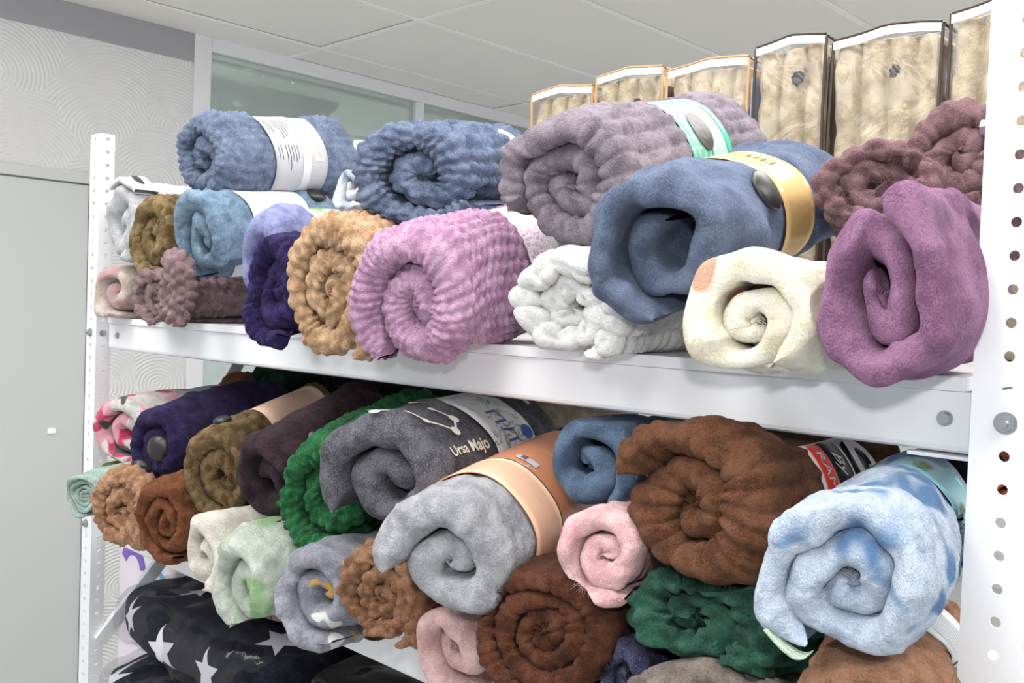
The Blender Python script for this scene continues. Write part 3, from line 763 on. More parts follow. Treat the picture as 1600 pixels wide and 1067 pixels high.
for k in range(7):
    for seg in (0.0, 0.055):
        v, p_ = rect_shape(rr.uniform(0.02, 0.045), 0.0011, 8, 2); lines.append((v + np.array([seg, 0.006 * k + (0.004 if k > 1 else 0)]), p_))
wrap_shape(r, *merge_shapes(lines), 55, 0.108, m_ink, 'small_print')
wrap_shape(r, *rect_shape(0.036, 0.020), 20, 0.182, m_whitepaper, 'price_sticker')
v, p_ = merge_shapes([(rect_shape(0.026, 0.0012, 6, 2)[0] + np.array([0.005, 0.004 + 0.004 * k]), rect_shape(0.026, 0.0012, 6, 2)[1]) for k in range(4)])
wrap_shape(r, v, p_, 20, 0.182, plain('ochre_ink', (190, 160, 110), 0.6), 'sticker_print', lift=0.0032)

r = blanket_roll('teal_fluffy', 'fluffy sky blue roll with a white paper band below the grey banded blue roll', F('sky_blue_pile', (126, 154, 180), (96, 126, 154)), 'fluffy', 0.012, 0.005, 2.0, 80, 1, 0.012, 0.1, 0.006, bands=[(0.085, 0.225)], seed=16)
band(r, 0.085, 0.225, m_whitepaper)
m_goldink = plain('pale_gold_ink', (206, 178, 140), 0.5)
for sh in (line_shape([(0.00, 0.0), (0.012, 0.012), (0.0, 0.02), (0.012, 0.028)], 0.0012), line_shape([(0.02, 0.05), (0.005, 0.06), (0.02, 0.07), (0.005, 0.08)], 0.001)): wrap_shape(r, *sh, 88, 0.12, m_goldink, 'line_drawing')
stopper(r, 60, 0.262, 0.02)
r = blanket_roll('lavender', 'smooth lavender roll with a white and green band behind the deep purple roll', F('lavender_plush', (154, 160, 212), (124, 128, 186)), 'smooth', 0.03, 0.003, 1.7, 100, -1, 0.03, 0.2, 0.007, pleat=0.005, bands=[(0.10, 0.19)], seed=17)
band(r, 0.10, 0.19, m_whitepaper); wrap_shape(r, *disc_shape(0.018, 0.010), 78, 0.135, plain('leaf_green_ink', (120, 190, 50), 0.4), 'green_leaf_print')
blanket_roll('deep_purple', 'deep purple fluffy roll on the upper shelf beside the camel roll', F('deep_purple_pile', (52, 38, 100), (32, 22, 66)), 'chunky', 0.016, 0.004, 2.1, 130, 1, 0.02, 0.12, 0.007, seed=18)
blanket_roll('camel', 'camel tan bobble roll overhanging the upper shelf between purple and pink rolls', F('camel_pile', (208, 170, 130), (180, 136, 94)), 'bobble', 0.017, 0.0055, 2.5, 70, -1, 0.012, 0.08, 0.007, seed=19, res=2.9)
r = blanket_roll('pink', 'orchid pink waffle roll with a white lace patterned band on the upper shelf', F('orchid_pink_pile', (206, 160, 194), (178, 124, 166)), 'bobble', 0.0112, 0.0042, 1.9, 215, 1, 0.02, 0.12, 0.008, bands=[(0.15, 0.22)], seed=20, res=2.3, pleat=0.004)
m_lace, _nt, _b = new_mat('lace_paper'); _b.inputs['Roughness'].default_value = 0.4
_tc = _nt.nodes.new('ShaderNodeTexCoord'); _v = N(_nt, 'ShaderNodeTexVoronoi', Scale=130.0); _v.feature = 'DISTANCE_TO_EDGE'; _nt.links.new(_tc.outputs['UV'], _v.inputs['Vector'])
_nt.links.new(ramp(_nt, _v.outputs['Distance'], [(0.05, lin((236, 236, 238))), (0.16, lin((214, 178, 206)))]), _b.inputs['Base Color'])
band(r, 0.15, 0.205, m_lace); band(r, 0.205, 0.22, m_whitepaper, 'band_edge', 0.0014)
r = blanket_roll('blue_big', 'big slate blue bobble roll resting on the camel and pink rolls', f_blue2, 'bobble', 0.013, 0.005, 1.9, 20, 1, 0.025, 0.12, 0.009, bands=[(0.20, 0.262)], seed=21, res=2.8, pleat=0.005)
band(r, 0.20, 0.262, m_greypaper); wrap_shape(r, *rect_shape(0.045, 0.026), 28, 0.215, m_whitepaper, 'white_label')
lettering(r, 'La', 0.014, 24, 0.228, m_ink, shear=0.3, lift=0.0034)
blanket_roll('pale_blue_small', 'small pale blue and white roll tucked behind the big slate blue roll', F('pale_blue_plush', (176, 190, 212), (140, 154, 182), patt=patt_blotch([((226, 230, 236), 22, 0.45, 0.55, 1.0)])), 'fluffy', 0.014, 0.003, 1.6, 60, 1, 0.01, 0.15, 0.005, seed=22)
r = blanket_roll('mauve_grey', 'mauve grey ribbed roll with a green and mint paper band on the upper shelf', F('mauve_grey_pile', (146, 134, 146), (116, 104, 116)), 'rib', 0.0165, 0.004, 2.3, 190, 1, 0.02, 0.12, 0.008, bands=[(0.165, 0.262)], seed=23, pleat=0.004)
m_green_scale, _nt, _b = new_mat('green_print_paper'); _b.inputs['Roughness'].default_value = 0.3
_tc = _nt.nodes.new('ShaderNodeTexCoord'); _v = N(_nt, 'ShaderNodeTexVoronoi', Scale=75.0, Randomness=0.3); _v.feature = 'DISTANCE_TO_EDGE'; _nt.links.new(_tc.outputs['UV'], _v.inputs['Vector'])
_nt.links.new(ramp(_nt, _v.outputs['Distance'], [(0.04, lin((168, 210, 190))), (0.12, lin((110, 178, 148)))]), _b.inputs['Base Color'])
m_mint = plain('mint_paper', (174, 206, 192), 0.3)
band(r, 0.165, 0.262, m_green_scale)
band(r, 0.212, 0.248, m_mint, 'mint_panel', 0.0022, 40, -40, 52); wrap_shape(r, *disc_shape(0.026, 0.018), 33, 0.205, plain('dark_brown_print', (52, 44, 46), 0.4), 'dark_oval_print', lift=0.0034)
band(r, 0.250, 0.2615, plain('emerald_paper', (60, 178, 140), 0.3), 'emerald_edge', 0.0022, 60, -30, 60)
blanket_roll('white_check', 'white roll with puffy squares on the upper shelf under the steel blue roll', F('white_plush', (238, 238, 236), (226, 226, 226), sheen=0.2), 'check', 0.022, 0.0075, 2.2, 160, -1, 0.016, 0.1, 0.007, seed=24, pleat=0.004)
r = blanket_roll('steel_velvet', 'steel blue velvet roll with a cork coloured band resting on the cream roll', f_steel, 'smooth', 0.03, 0.002, 1.45, 330, 1, 0.055, 0.32, 0.008, bands=[(0.155, 0.235)], seed=25, crumple=0.010, pleat=0.010)
m_cork = plain('cork_paper', (206, 172, 116), 0.16, vary=0.12, bscale=900, spec=0.6)
band(r, 0.155, 0.235, m_cork); lettering(r, 'ПЛ', 0.022, 58, 0.212, m_ink, rev=True); lettering(r, '200 Х', 0.012, 60, 0.232, m_ink, rev=True)
stopper(r, 30, 0.125, 0.021, 0.3)
blanket_roll('cream', 'cream roll with tan patches between the steel blue and purple rolls', F('cream_plush', (246, 241, 220), (232, 222, 190), sheen=0.2, patt=patt_blotch([((206, 164, 138), 17, 0.60, 0.64, 5.0)])), 'smooth', 0.03, 0.003, 2.1, 240, -1, 0.03, 0.22, 0.009, seed=26, crumple=0.010, pleat=0.008)
blanket_roll('rosy_front', 'rosy brown bobble roll lying above the purple and cream rolls', f_rosy, 'bobble', 0.014, 0.004, 2.3, 100, 1, 0.01, 0.08, 0.006, seed=27)
blanket_roll('rosy_back', 'rosy brown ribbed roll touching the near post, behind the other rosy brown roll', f_rosy, 'rib', 0.015, 0.003, 2.2, 60, 1, 0.01, 0.08, 0.007, seed=28)
blanket_roll('purple', 'plum purple velvet roll overhanging the upper shelf beside the near post', F('plum_velvet', (150, 102, 140), (118, 74, 110), sheen=0.5, pscale=30), 'smooth', 0.03, 0.002, 2.0, 45, 1, 0.02, 0.1, 0.009, seed=29, crumple=0.009, pleat=0.009)
# ---- lower shelf
blanket_roll('floral', 'white roll printed with red pink and green flowers beside the far post', F('floral_plush', (232, 226, 222), (214, 206, 202), patt=patt_blotch([((206, 44, 100), 18, 0.50, 0.54, 1.0), ((240, 170, 190), 24, 0.56, 0.6, 3.0), ((46, 66, 60), 17, 0.60, 0.63, 7.0), ((160, 205, 190), 15, 0.60, 0.64, 11.0)])), 'smooth', 0.03, 0.003, 2.0, 90, 1, 0.02, 0.15, 0.006, seed=31)
r = blanket_roll('mint_towel', 'small tight mint green towel roll with a black tag beside the far post', F('mint_terry', (172, 198, 188), (146, 172, 162), sheen=0.2), 'ribt', 0.006, 0.0008, 4.2, 40, 1, 0.008, 0.05, 0.003, seed=32, parts=True, pleat=0.001)
wrap_shape(r, *rect_shape(0.012, 0.008), 232, 0.006, m_black_plastic, 'black_tag', lift=0.001)
blanket_roll('olive_small', 'small olive green roll squeezed under the flowered roll', F('olive_pile', (116, 116, 62), (88, 88, 42)), 'fluffy', 0.012, 0.003, 2.0, 40, 1, 0.01, 0.1, 0.004, seed=33)
r = blanket_roll('tan_bobble', 'sandy tan bobble roll with a black round clip on the lower shelf', F('sandy_tan_pile', (194, 146, 110), (162, 112, 78)), 'bobble', 0.015, 0.005, 2.3, 20, -1, 0.012, 0.08, 0.006, seed=34, parts=True)
stopper(r, 75, 0.05, 0.022, 0.55)
blanket_roll('rust', 'rust brown fluffy roll beside the sandy tan roll on the lower shelf', F('rust_pile', (134, 76, 44), (98, 50, 24)), 'fluffy', 0.012, 0.004, 2.8, 60, 1, 0.01, 0.06, 0.005, seed=35)
r = blanket_roll('purple_button', 'dark violet fluffy roll with a round black clip, resting on the tan and rust rolls', F('dark_violet_pile', (48, 34, 86), (28, 18, 56)), 'fluffy', 0.014, 0.004, 1.8, 300, 1, 0.0, 0.1, 0.008, seed=36, parts=True, squash=0.85)
o = stopper(r, 20, 0.012, 0.022, 0.6); o.location = Vector((0.01, -r.L / 2 - 0.004, r.R * 0.95)); o.rotation_euler = (math.radians(90), 0, 0)
r = blanket_roll('olive_check_low', 'olive brown checked roll with a beige paper band on the lower shelf', F('olive_brown_check', (134, 110, 74), (104, 82, 52), patt=patt_checker((92, 66, 34), 0.017)), 'check', 0.017, 0.0042, 2.3, 110, 1, 0.016, 0.1, 0.006, bands=[(0.115, 0.30)], seed=37)
band(r, 0.115, 0.30, plain('beige_pink_paper', (224, 190, 168), 0.4, bump=0.1, bscale=300)); stopper(r, 95, 0.035, 0.014, 0.5)
r = blanket_roll('aubergine', 'aubergine smooth roll with a small button beside the bright green roll', F('aubergine_plush', (66, 46, 54), (44, 28, 36)), 'smooth', 0.03, 0.002, 1.6, 60, -1, 0.035, 0.2, 0.007, seed=38, pleat=0.006, parts=True)
stopper(r, 40, 0.075, 0.009, 0.5, plain('grey_button', (90, 94, 102), 0.3), 'button')
blanket_roll('cream_low', 'cream white roll under the olive brown checked roll', F('ivory_plush', (234, 228, 216), (212, 204, 188), sheen=0.2), 'smooth', 0.03, 0.003, 1.7, 140, -1, 0.02, 0.18, 0.007, seed=39, pleat=0.005)
r = blanket_roll('pale_green', 'pale sage green roll drooping over the lower shelf edge', F('pale_sage_plush', (200, 210, 198), (172, 184, 170), sheen=0.2, patt=patt_blotch([((150, 186, 136), 14, 0.50, 0.62, 4.0)])), 'fluffy', 0.02, 0.003, 1.9, 250, 1, 0.02, 0.12, 0.008, seed=40, pleat=0.005, flapdrop=0.012)
blanket_roll('green_bobble', 'bright green bobble roll beside the constellation roll', F('bright_green_pile', (38, 124, 66), (18, 84, 42), sheen=0.5), 'bobble', 0.016, 0.005, 1.7, 330, 1, 0.035, 0.22, 0.007, seed=41)
r = blanket_roll('constellation', 'dark grey heather roll printed with white star constellations and a marbled band', F('grey_heather_plush', (98, 98, 108), (66, 66, 76), patt=patt_heather((150, 150, 158), 0.56, 0.66)), 'smooth', 0.03, 0.002, 1.8, 215, 1, 0.025, 0.14, 0.008, bands=[(0.135, 0.238)], seed=42, pleat=0.005)
m_marble, _nt, _b = new_mat('marbled_paper'); _b.inputs['Roughness'].default_value = 0.25
_tc = _nt.nodes.new('ShaderNodeTexCoord'); _v = N(_nt, 'ShaderNodeTexNoise', Scale=22.0, Detail=6.0, Distortion=1.4); _nt.links.new(_tc.outputs['UV'], _v.inputs['Vector'])
_nt.links.new(ramp(_nt, _v.outputs[0], [(0.43, lin((226, 230, 230))), (0.485, lin((196, 206, 204))), (0.50, lin((70, 92, 86))), (0.515, lin((210, 216, 216))), (0.62, lin((232, 234, 234)))]), _b.inputs['Base Color'])
band(r, 0.135, 0.238, m_marble)
m_blueink = plain('blue_ink', (36, 84, 168), 0.4); m_starprint = plain('ivory_print', (226, 222, 206), 0.6)
lettering(r, 'ПЛ', 0.036, 62, 0.168, m_blueink); wrap_shape(r, *disc_shape(0.010, 0.013), 28, 0.222, m_blueink, 'blue_dot')
lettering(r, 'ЗВ', 0.010, 40, 0.142, m_ink)
cons = [line_shape([(0.02, 0.0), (0.035, 0.022), (0.06, 0.03), (0.085, 0.055), (0.07, 0.075), (0.045, 0.07)], 0.003)] + [disc_shape(q, cx=a, cy=c) for q, a, c in ((0.005, 0.02, 0.0), (0.004, 0.06, 0.03), (0.0065, 0.085, 0.055), (0.006, 0.07, 0.075), (0.004, 0.045, 0.07))]
wrap_shape(r, *merge_shapes(cons), 112, 0.012, m_starprint, 'constellation_print', lift=0.0016, parent=r.obj)
cons = [line_shape([(0.0, 0.0), (0.022, 0.012)], 0.003), disc_shape(0.0055, cx=0.0, cy=0.0)]
wrap_shape(r, *merge_shapes(cons), 130, 0.03, m_starprint, 'constellation_print', lift=0.0016, parent=r.obj)
wrap_shape(r, *merge_shapes([line_shape([(0, 0), (0.012, 0.008)], 0.003), disc_shape(0.005, cx=0.012, cy=0.008)]), 62, 0.262, m_starprint, 'constellation_print', lift=0.0016, parent=r.obj)
for a_, y_ in ((126, 0.080), (100, 0.102)): wrap_shape(r, *merge_shapes([line_shape([(0.0, 0.0), (0.012, 0.008)], 0.003), line_shape([(0.0, 0.0), (-0.010, 0.010)], 0.003), disc_shape(0.0055)]), a_, y_, m_starprint, 'constellation_print', lift=0.0022, parent=r.obj)
lettering(r, 'Ursa Majo', 0.019, 24, 0.030, m_starprint, along=True, lift=0.002, bold=0.0004, parent=r.obj)
r = blanket_roll('grey_yellow', 'grey roll with yellow and white spots on the lower shelf edge', F('mid_grey_plush', (158, 160, 174), (124, 126, 140), patt=patt_blotch([((226, 180, 70), 16, 0.66, 0.68, 2.0), ((236, 236, 236), 18, 0.67, 0.69, 8.0)])), 'fluffy', 0.02, 0.0025, 2.0, 60, 1, 0.03, 0.25, 0.007, seed=43, pleat=0.005)
r = blanket_roll('teddy_brown', 'teddy brown bobble roll with a black tag on the lower shelf edge', F('teddy_brown_pile', (158, 112, 80), (122, 80, 52)), 'bobble', 0.015, 0.0055, 2.6, 120, -1, 0.008, 0.06, 0.005, seed=44, parts=True)
wrap_shape(r, *disc_shape(0.014, 0.009), 262, 0.008, m_black_plastic, 'black_tag', lift=0.003)
r = blanket_roll('light_grey', 'light grey fleece roll with an orange paper band lying across the lower rolls', F('light_grey_fleece', (176, 178, 184), (146, 148, 156)), 'fluffy', 0.012, 0.002, 1.7, 200, 1, 0.018, 0.14, 0.006, bands=[(0.085, 0.33)], seed=45, pleat=0.004)
m_orange = plain('orange_paper', (222, 150, 110), 0.3); m_peach = plain('peach_paper', (240, 194, 164), 0.3)
band(r, 0.085, 0.33, m_orange); band(r, 0.085, 0.150, m_peach, 'peach_panel', 0.0020); band(r, 0.150, 0.1525, m_ink, 'dark_line', 0.0022)
seeds_ = []
rr = random.Random(8)
for k in range(16):
    x0, y0 = rr.uniform(0.0, 0.09), rr.uniform(0.01, 0.2); a = rr.uniform(-0.6, 0.6); ln = rr.uniform(0.012, 0.024)
    seeds_.append(line_shape([(x0, y0), (x0 + ln * 0.5 * math.cos(a), y0 + ln * 0.5 * math.sin(a)), (x0 + ln * math.cos(a + 0.4), y0 + ln * math.sin(a + 0.4))], 0.0012))
for sh in seeds_: wrap_shape(r, *sh, 85, 0.092, m_whitepaper, 'dandelion_print', lift=0.0034)
v, p_ = rect_shape(0.024, 0.013); wrap_shape(r, v, p_, 88, 0.165, m_whitepaper, 'barcode_sticker', lift=0.003)
bars = [(rect_shape(0.006, 0.0006 + 0.0004 * (k % 3 == 0), 3, 2)[0] + np.array([0.005, 0.002 + 0.0011 * k]), rect_shape(0.006, 0.001, 3, 2)[1]) for k in range(9)]
wrap_shape(r, *merge_shapes(bars), 88, 0.165, m_ink, 'barcode', lift=0.0042)
r = blanket_roll('pink_print', 'pale pink roll with a magenta swirl print under the light grey roll', F('pale_pink_plush', (232, 190, 188), (208, 160, 160), sheen=0.2, patt=patt_blotch([((240, 238, 240), 13, 0.62, 0.66, 3.0)])), 'smooth', 0.03, 0.003, 1.6, 150, 1, 0.02, 0.2, 0.008, seed=46, pleat=0.005, parts=True)
wrap_shape(r, *merge_shapes([disc_shape(0.016, 0.013), line_shape([(-0.02, 0.0), (-0.028, 0.012), (-0.02, 0.024)], 0.004)]), 118, 0.035, plain('magenta_print', (206, 92, 160), 0.6), 'swirl_print', lift=0.003)
blanket_roll('steel_low', 'steel blue plush roll wedged under the upper beam beside the brown roll', F('steel_blue_plush', (96, 122, 154), (70, 94, 124), sheen=0.5), 'smooth', 0.03, 0.0025, 1.7, 140, -1, 0.02, 0.16, 0.007, seed=47, pleat=0.005)
blanket_roll('pink_low', 'baby pink fleece roll tucked under the big brown roll', F('baby_pink_fleece', (246, 198, 200), (228, 168, 172), sheen=0.2), 'fluffy', 0.018, 0.003, 2.0, 100, 1, 0.012, 0.14, 0.006, seed=48, pleat=0.004)
r = blanket_roll('brown_plush', 'big chocolate brown ribbed roll with a black and red printed band', F('chocolate_pile', (112, 68, 42), (80, 44, 24)), 'rib', 0.0165, 0.004, 2.0, 150, 1, 0.02, 0.12, 0.009, bands=[(0.098, 0.225)], seed=49, pleat=0.004)
m_blackpaper = plain('black_paper', (26, 25, 27), 0.25); m_redpaper = plain('red_paper', (226, 62, 40), 0.3)
band(r, 0.098, 0.225, m_whitepaper); band(r, 0.103, 0.126, m_redpaper, 'red_strip', 0.0022, 60, -80, 58); band(r, 0.129, 0.223, m_blackpaper, 'black_panel', 0.0022, 80, -80, 68); band(r, 0.162, 0.1635, m_whitepaper, 'white_line', 0.0034, 80, -80, 68)
lettering(r, 'RAMAZ TE', 0.017, 50, 0.1085, m_whitepaper, lift=0.0036); lettering(r, 'By Sofim', 0.020, 50, 0.139, m_whitepaper, shear=0.35, lift=0.0036)
v, p_ = arc_shape(0.019, 0.017, 0.011, 0.9, 5.6)
wrap_shape(r, v, p_, 40, 0.195, m_whitepaper, 'ring_emblem', lift=0.0052); wrap_shape(r, *disc_shape(0.010, 0.0085), 30, 0.199, plain('leaf_green', (96, 178, 40), 0.35), 'green_leaf_emblem', lift=0.0064)
blanket_roll('dark_brown', 'dark chestnut brown roll with a tight spiral below the light grey roll', F('chestnut_pile', (96, 50, 28), (66, 30, 14)), 'rib', 0.012, 0.003, 3.4, 330, 1, 0.008, 0.05, 0.006, seed=50)
blanket_roll('dark_green', 'dark bottle green bobble roll under the big brown roll', F('bottle_green_pile', (38, 92, 74), (20, 62, 48), sheen=0.5), 'bobble', 0.015, 0.005, 2.0, 30, -1, 0.02, 0.1, 0.007, seed=51)
r = blanket_roll('light_blue', 'ice blue roll with darker blue print and a butterfly band beside the near post', F('ice_blue_plush', (190, 205, 224), (160, 180, 206), sheen=0.2, patt=patt_blotch([((86, 124, 168), 20, 0.55, 0.63, 6.0)])), 'fluffy', 0.012, 0.002, 2.3, 235, 1, 0.015, 0.1, 0.008, bands=[(0.145, 0.225)], seed=52, pleat=0.004)
m_teal = plain('teal_paper', (106, 160, 172), 0.25); band(r, 0.145, 0.225, m_teal)
rr = random.Random(5); bf = []
for k in range(9):
    cx, cy = rr.uniform(0, 0.11), rr.uniform(0.008, 0.07); bf += [disc_shape(0.006, 0.0035, 10, cx, cy + 0.004), disc_shape(0.006, 0.0035, 10, cx + 0.003, cy - 0.004)]
m_bfg = plain('butterfly_green', (96, 136, 60), 0.4); m_bfb = plain('butterfly_brown', (140, 96, 56), 0.4)
for k in range(9): wrap_shape(r, *merge_shapes(bf[2 * k:2 * k + 2]), 80, 0.147, (m_bfg, m_bfb)[k % 2], 'butterfly_print', lift=0.0026)
band(r, -0.002, 0.014, F('mint_trim', (196, 220, 196), (176, 202, 178), sheen=0.1), 'mint_zip_edge', -0.004, 30, 216, 246, thick=0.003, parent=r.root)
r = blanket_roll('navy', 'navy blue fluffy roll with a white moon print under the bottle green roll', F('navy_pile', (62, 62, 96), (40, 40, 68), patt=patt_heather((120, 120, 150), 0.56, 0.66)), 'fluffy', 0.014, 0.003, 1.6, 100, 1, 0.01, 0.15, 0.005, seed=53, parts=True)
v, p_ = arc_shape(0.012, 0.012, 0.003, 0.3, 2.6, 12); wrap_shape(r, v, p_, 100, 0.02, m_starprint, 'moon_print', lift=0.003)
blanket_roll('ribbed_multi', 'grey brown ribbed roll with sky blue and cream patches under the bottle green roll', F('taupe_rib', (140, 128, 118), (112, 100, 92), patt=patt_blotch([((110, 180, 226), 11, 0.56, 0.58, 1.0), ((232, 222, 204), 10, 0.58, 0.60, 9.0)])), 'ribt', 0.016, 0.004, 1.8, 60, 1, 0.01, 0.12, 0.006, seed=54)
r = blanket_roll('tan_bottom', 'tan fleece roll with a white leaflet band under the ice blue roll', F('tan_fleece', (176, 126, 94), (144, 98, 70)), 'fluffy', 0.012, 0.003, 2.0, 60, 1, 0.01, 0.1, 0.006, bands=[(0.13, 0.22)], seed=55)
band(r, 0.13, 0.22, m_whitepaper)
lines = []
for k in range(8):
    v, p_ = rect_shape(0.05, 0.0012, 8, 2); lines.append((v + np.array([0.0, 0.007 * k]), p_))
wrap_shape(r, *merge_shapes(lines), 80, 0.145, m_ink, 'small_print')
# ---- at the back of the lower shelf; the last roll is added to darken the gap
G = 'rolls at the back of the lower shelf'
for k, lab, c, a, tx in (('back_brown', 'cinnamon brown roll at the back of the lower shelf', (128, 84, 58), (96, 60, 40), 'bobble'), ('back_green', 'forest green roll at the back of the lower shelf above a violet roll', (34, 74, 52), (20, 50, 34), 'bobble'),
                     ('back_purple', 'dark violet roll at the back of the lower shelf under the forest green roll', (44, 32, 80), (28, 20, 56), 'fluffy'), ('back_olive', 'khaki brown roll end peeking above the beige paper band', (112, 90, 66), (84, 66, 46), 'check'),
                     ('back_olive_b', 'second khaki roll lying behind the bright green roll', (108, 88, 66), (82, 64, 46), 'check'), ('back_green_b', 'emerald bobble roll peeking out behind the constellation roll', (40, 120, 70), (24, 86, 46), 'bobble'),
                     ('back_black', 'black roll at the back above the bright green roll', (22, 21, 24), (12, 12, 14), 'smooth'), ('back_black_b', 'charcoal brown roll at the back above the khaki rolls', (46, 40, 40), (30, 26, 26), 'smooth'),
                     ('back_beige', 'beige roll end in the gap beside the steel blue roll', (176, 160, 136), (140, 126, 104), 'smooth'), ('back_orange', 'dark roll with orange print at the back beside the near post', (40, 34, 38), (24, 20, 24), 'smooth'), ('back_dark_fill', 'black roll added behind the constellation roll to darken the gap', (24, 23, 27), (14, 13, 16), 'smooth')):
    patt = patt_blotch([((190, 96, 44), 18, 0.58, 0.62, 2.0)]) if k == 'back_orange' else None
    blanket_roll(k, lab, F(k.replace('back_', '') + '_back_pile', c, a, patt=patt), tx, 0.015, 0.003, 2.0, 80, 1, 0.01, 0.1, 0.005, seed=60 + len(ROLLS), res=6.0)

# ---- let the soft rolls rest against each other: a roll farther in gives way to the true outline of the one in front
def settle():
    NA, NY = 64, 28
    def pts(me): c = np.empty(len(me.vertices) * 3, np.float32); me.vertices.foreach_get('co', c); return c.reshape(-1, 3).astype(float)
    def to_local(r, W): return (W - r.wt) @ r.wr - np.array([0, -r.L / 2, r.R * 0.9])
    def bins(r, Q):
        rho = np.hypot(Q[:, 0] / r.ex, Q[:, 2]); a = (np.arctan2(Q[:, 2], Q[:, 0] / r.ex) / (2 * math.pi) % 1) * NA; y = (Q[:, 1] + 0.03) / (r.L + 0.06) * NY
        return rho, a.astype(int) % NA, y
    done = []
    for key in sorted(ROLLS, key=lambda k: (P[k][0][1], k)):
        r = ROLLS[key]; M = np.array(r.W); r.wr, r.wt = M[:3, :3], M[:3, 3]
        meshes = [r.me] + [o.data for o in r.root.children_recursive if o.type == 'MESH' and o.data is not r.me and o.name.split('.')[0] not in ('round_clip', 'button')]
        cen = r.wt + M[:3, 2] * r.R * 0.9
        near = [q for q in done if q.shelf_top == r.shelf_top and (q.lo < r.wt + 0.4).all() and (q.hi > r.wt - 0.4).all()]
        for me in meshes:
            W = pts(me) @ r.wr.T + r.wt
            for q in near * 2:
                Q = to_local(q, W); rho, a, y = bins(q, Q); ok = (y >= 0) & (y < NY); yi = np.clip(y, 0, NY - 1).astype(int)
                lim = np.where(ok, q.env[a, yi] - 0.0015, 0); ins = rho < lim
                if not ins.any(): continue
                dc = (cen - q.wt) @ q.wr - np.array([0, 0, q.R * 0.9]); d = np.array([dc[0] / q.ex, dc[2]]); d /= np.linalg.norm(d) + 1e-9
                v = np.stack([Q[ins, 0] / q.ex, Q[ins, 2]], -1); v2 = v + d * ((1 - rho[ins] / lim[ins]) * 1.1 * lim[ins])[:, None]
                v2 /= np.maximum(np.linalg.norm(v2, axis=1), 1e-6)[:, None]
                a2 = ((np.arctan2(v2[:, 1], v2[:, 0]) / (2 * math.pi) % 1) * NA).astype(int) % NA
                v2 *= np.maximum(q.env[a2, yi[ins]] - 0.0015, rho[ins])[:, None]
                Q[ins, 0] = v2[:, 0] * q.ex; Q[ins, 2] = v2[:, 1]
                W[ins] = (Q[ins] + np.array([0, -q.L / 2, q.R * 0.9])) @ q.wr.T + q.wt
            inside = W[:, 1] > -0.035
            W[:, 2] = np.where(inside, np.maximum(W[:, 2], r.shelf_top), W[:, 2])
            if r.shelf_top < 1.3: W[:, 2] = np.where(W[:, 1] > -0.015, np.minimum(W[:, 2], 1.442), W[:, 2])
            W[:, 0] = np.where(W[:, 1] > -0.006, np.clip(W[:, 0], XL + 0.014, XR - 0.010), W[:, 0])
            me.vertices.foreach_set('co', ((W - r.wt) @ r.wr).astype(np.float32).ravel()); me.update()
        W = pts(r.me) @ r.wr.T + r.wt; r.lo, r.hi = W.min(0), W.max(0)
        rho, a, y = bins(r, to_local(r, W)); r.env = np.zeros((NA, NY)); np.maximum.at(r.env, (a, np.clip(y, 0, NY - 1).astype(int)), rho)
        done.append(r)
settle()
# ---------------------------------------------------------------- packed bedding
def cube_surface(n):
    g = np.linspace(-1, 1, n); A, B = np.meshgrid(g, g, indexing='ij'); A, B = A.ravel(), B.ravel(); one = np.ones_like(A)
    V, Fq = [], []; q = wrapgrid(n, n)
    for k, (ax_, s) in enumerate([(0, 1), (0, -1), (1, 1), (1, -1), (2, 1), (2, -1)]):
        c = [None] * 3; c[ax_] = one * s; c[(ax_ + 1) % 3] = A; c[(ax_ + 2) % 3] = B
        V.append(np.stack(c, -1)); Fq.append((q if s > 0 else q[:, ::-1]) + k * n * n)
    V = np.concatenate(V); Fq = np.concatenate(Fq)
    key = np.round(V * 1e5).astype(np.int64); u, idx, inv = np.unique(key, axis=0, return_index=True, return_inverse=True)
    return V[idx], inv.ravel()[Fq]

def lumpy(name, lo, hi, mat, parent=None, n=36, p=7.0, noise=0.006, nscale=0.08, seed=1, fn=None, grow=0.0, top=None):
    """soft cushion-like block between two world corners; fn(unit, world) gives extra relief along the normal"""
    U, Q = cube_surface(n); nrm = (np.abs(U) ** p).sum(1) ** (1 / p); S = U / nrm[:, None]
    lo, hi = np.array(lo, float), np.array(hi, float); c = (lo + hi) / 2; h = (hi - lo) / 2 + grow
    Wd = S * h + c; Nn = np.sign(S) * np.abs(S) ** (p - 1) / h; Nn /= np.linalg.norm(Nn, axis=1)[:, None]
    d = noise * vnoise(Wd / nscale, seed) + 0.4 * noise * vnoise(Wd / (nscale * 0.4), seed + 3)
    if fn is not None: d = d + fn(S, Wd)
    Wd = Wd + Nn * d[:, None]
    if top is not None: Wd[:, 2] += top(S, Wd)
    Wd[:, 2] = np.maximum(Wd[:, 2], lo[2])
    org = np.array([c[0], c[1], lo[2]])
    me = grid_mesh(name, Wd - org, [Q]); o = put(name, me, mat)
    o.location = org
    if parent is not None:
        o.location = org - np.array(parent.location); o.parent = parent
    return o

